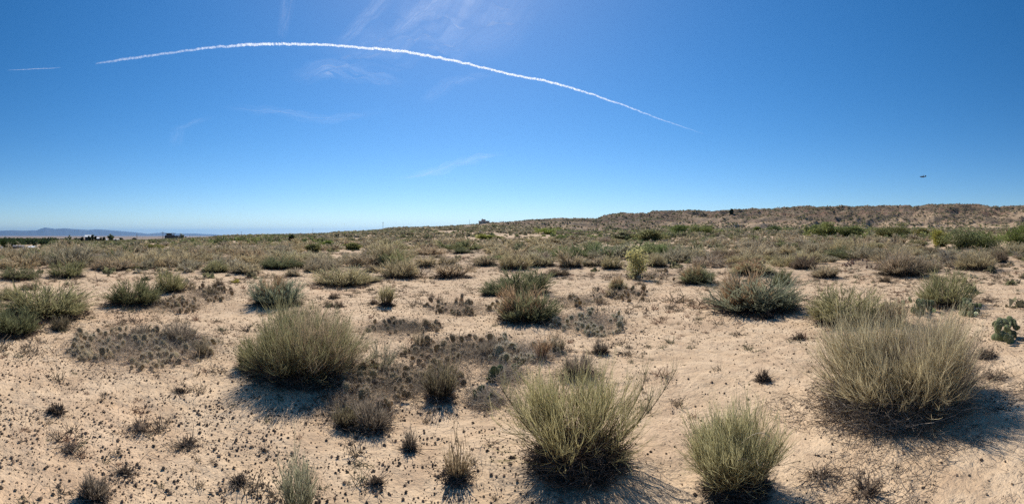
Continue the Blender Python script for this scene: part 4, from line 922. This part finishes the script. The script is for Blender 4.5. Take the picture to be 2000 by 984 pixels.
def contrail(name, pts, alt, lab, mat):
    P = np.array(pts, float); s = np.linspace(0, 1, 1400); cum = np.append(0, np.cumsum(np.hypot(*np.diff(P[:, :2], axis=0).T))); cum /= cum[-1]
    from_ = lambda k: np.interp(s, cum, P[:, k])
    ker = np.ones(41)/41; sm = lambda v: np.convolve(np.pad(v, 20, 'edge'), ker, 'valid')
    px, py, th, op = sm(from_(0)), sm(from_(1)), from_(2), from_(3); c, d = sky_pt(px, py, alt); dist = np.hypot(d, alt)
    rad = th*.28*dist/F; T = nrm(np.gradient(c, axis=0)); S = nrm(np.cross(T, [0, 0, 1.])); Bv = np.cross(S, T); nseg = 14; a = np.linspace(0, 2*pi, nseg, endpoint=False)
    q = s*900.*abs(P[-1, 0]-P[0, 0])/1200.; c = c+(Bv*(fbm(q*.12, q*0, 13, 4)-.5)[:, None]+S*(fbm(q*.12, q*0+9, 14, 4)-.5)[:, None])*rad[:, None]*1.1
    rn = .75+.9*(fbm(q[:, None]*1.3+0*a, 2*np.sin(a)[None]+0*q[:, None], 15, 3)-.2)
    V = c[:, None]+(S[:, None]*np.cos(a)[None, :, None]+Bv[:, None]*np.sin(a)[None, :, None])*(rad[:, None]*rn)[..., None]
    i, j = np.meshgrid(np.arange(len(s)-1), np.arange(nseg), indexing='ij'); f4 = np.stack([i*nseg+j, i*nseg+(j+1) % nseg, (i+1)*nseg+(j+1) % nseg, (i+1)*nseg+j], -1).reshape(-1, 4)
    me = mesh(name, V, [f4], mat, attrs={'soft': np.repeat(op, nseg)}, smooth=True)
    vecattr(me, 'flow', np.stack([np.repeat(q, nseg), np.tile(np.cos(a), len(s)), np.tile(np.sin(a), len(s))], 1)); return tag(link(name, me), lab, 'contrail')
M_trail = cloud_mat('contrail_ice', 1.0, .35, lo=.28, hi=.74)
contrail('contrail', [(182,125,6,.06),(215,120,8,.2),(250,114.5,9,.26),(300,107,8,.28),(345,101.5,8,.26),(400,93.5,8,.4),(440,91,9,.42),(485,86.5,10,.8),(545,85.5,9,.8),(640,87.5,8,.9),(710,93,8,1),(770,97.5,9,1.2),(840,109,9,1.2),(900,121,8,1.2),(1000,146,7.5,1.1),(1080,161,8,1),(1150,182,7,.85),(1220,206,6,.6),(1290,233,5,.35),(1335,248,5,.18),(1378,263,4,.02)],
         10500, 'long bright contrail arching across the whole sky', M_trail)
contrail('contrail', [(14,137,2.5,.05),(40,136,3,.2),(75,134,3,.22),(100,133,3,.18),(120,131.5,2.5,.03)], 10500, 'short faint contrail stub at the far left', M_trail)
def wisp(pts, alt, mat, lab):
    """streaky sheet of cirrus: points (px, py, width px, density)"""
    P = np.array(pts, float); n = 60; s = np.linspace(0, 1, n); u = np.linspace(0, 1, len(P)); px, py, wd, op = (np.interp(s, u, P[:, k]) for k in range(4)); c, d = sky_pt(px, py, alt)
    T = nrm(np.gradient(c, axis=0)); S = np.cross(T, [0, 0, 1.]); m_ = 21; v = np.linspace(-1, 1, m_); hw = wd*.5*np.hypot(d, alt)/F
    V = c[:, None]+S[:, None]*(v[None, :]*hw[:, None])[..., None]; soft = op[:, None]*(1-v**2)[None]**1.5*np.minimum(1, np.minimum(s, 1-s)*5)[:, None]**1.5
    bulge = (fbm(s[:, None]*9+0*v, v[None]*2+0*s[:, None], 33, 3)-.5)*hw[:, None]*.6; V[..., 2] += bulge
    i, j = np.meshgrid(np.arange(n-1), np.arange(m_-1), indexing='ij'); q = i*m_+j
    me = mesh('cirrus', V, [np.stack([q, q+1, q+m_+1, q+m_], -1).reshape(-1, 4)], mat, attrs={'soft': soft.ravel()}, smooth=True)
    vecattr(me, 'flow', np.stack([np.repeat(s*6, m_)+pts[0][0]*.13, np.tile(v*3, n), 0*soft.ravel()], 1)); tag(link('cirrus_cloud', me), lab, 'cloud', kind='stuff')
M_cir = cloud_mat('cirrus_ice', .21, .7, lo=.25, hi=.85, face=False, stretch=(.55, 1.6, 1))
for p_, l_ in [(([(655,92,26,.5),(690,58,34,.9),(735,15,44,.8),(790,-60,60,.6)]), 'thin streak of cirrus above the contrail'), (([(750,78,30,.5),(795,45,44,.9),(850,5,60,.9),(930,-60,80,.7)]), 'brighter cirrus streak nearest the sun'),
              (([(548,80,20,.3),(556,40,26,.5),(566,-30,34,.5)]), 'faint upright cirrus streak'), (([(560,160,70,.3),(640,132,90,.7),(720,150,80,.6),(800,170,60,.3)]), 'milky cirrus patch below the contrail'),
              (([(430,205,40,.2),(520,215,60,.4),(640,235,60,.5),(760,215,50,.2)]), 'faint cirrus veil under the contrail middle'), (([(820,205,40,.3),(880,160,46,.5),(980,140,50,.2)]), 'faint curved cirrus under the contrail'),
              (([(760,352,34,.4),(850,335,60,.9),(930,308,60,1.),(990,298,30,.3)]), 'low cirrus scratches above the hilltop house'), (([(340,290,30,.3),(350,250,34,.4),(420,225,30,.3)]), 'pale cirrus wisp at the left'),
              (([(600,120,120,.3),(760,90,200,.5),(900,60,260,.7),(1000,-60,300,.8)]), 'thin bright veil around the sun')]:
    wisp(p_, 9300, M_cir, l_)
print('BUILD DONE')
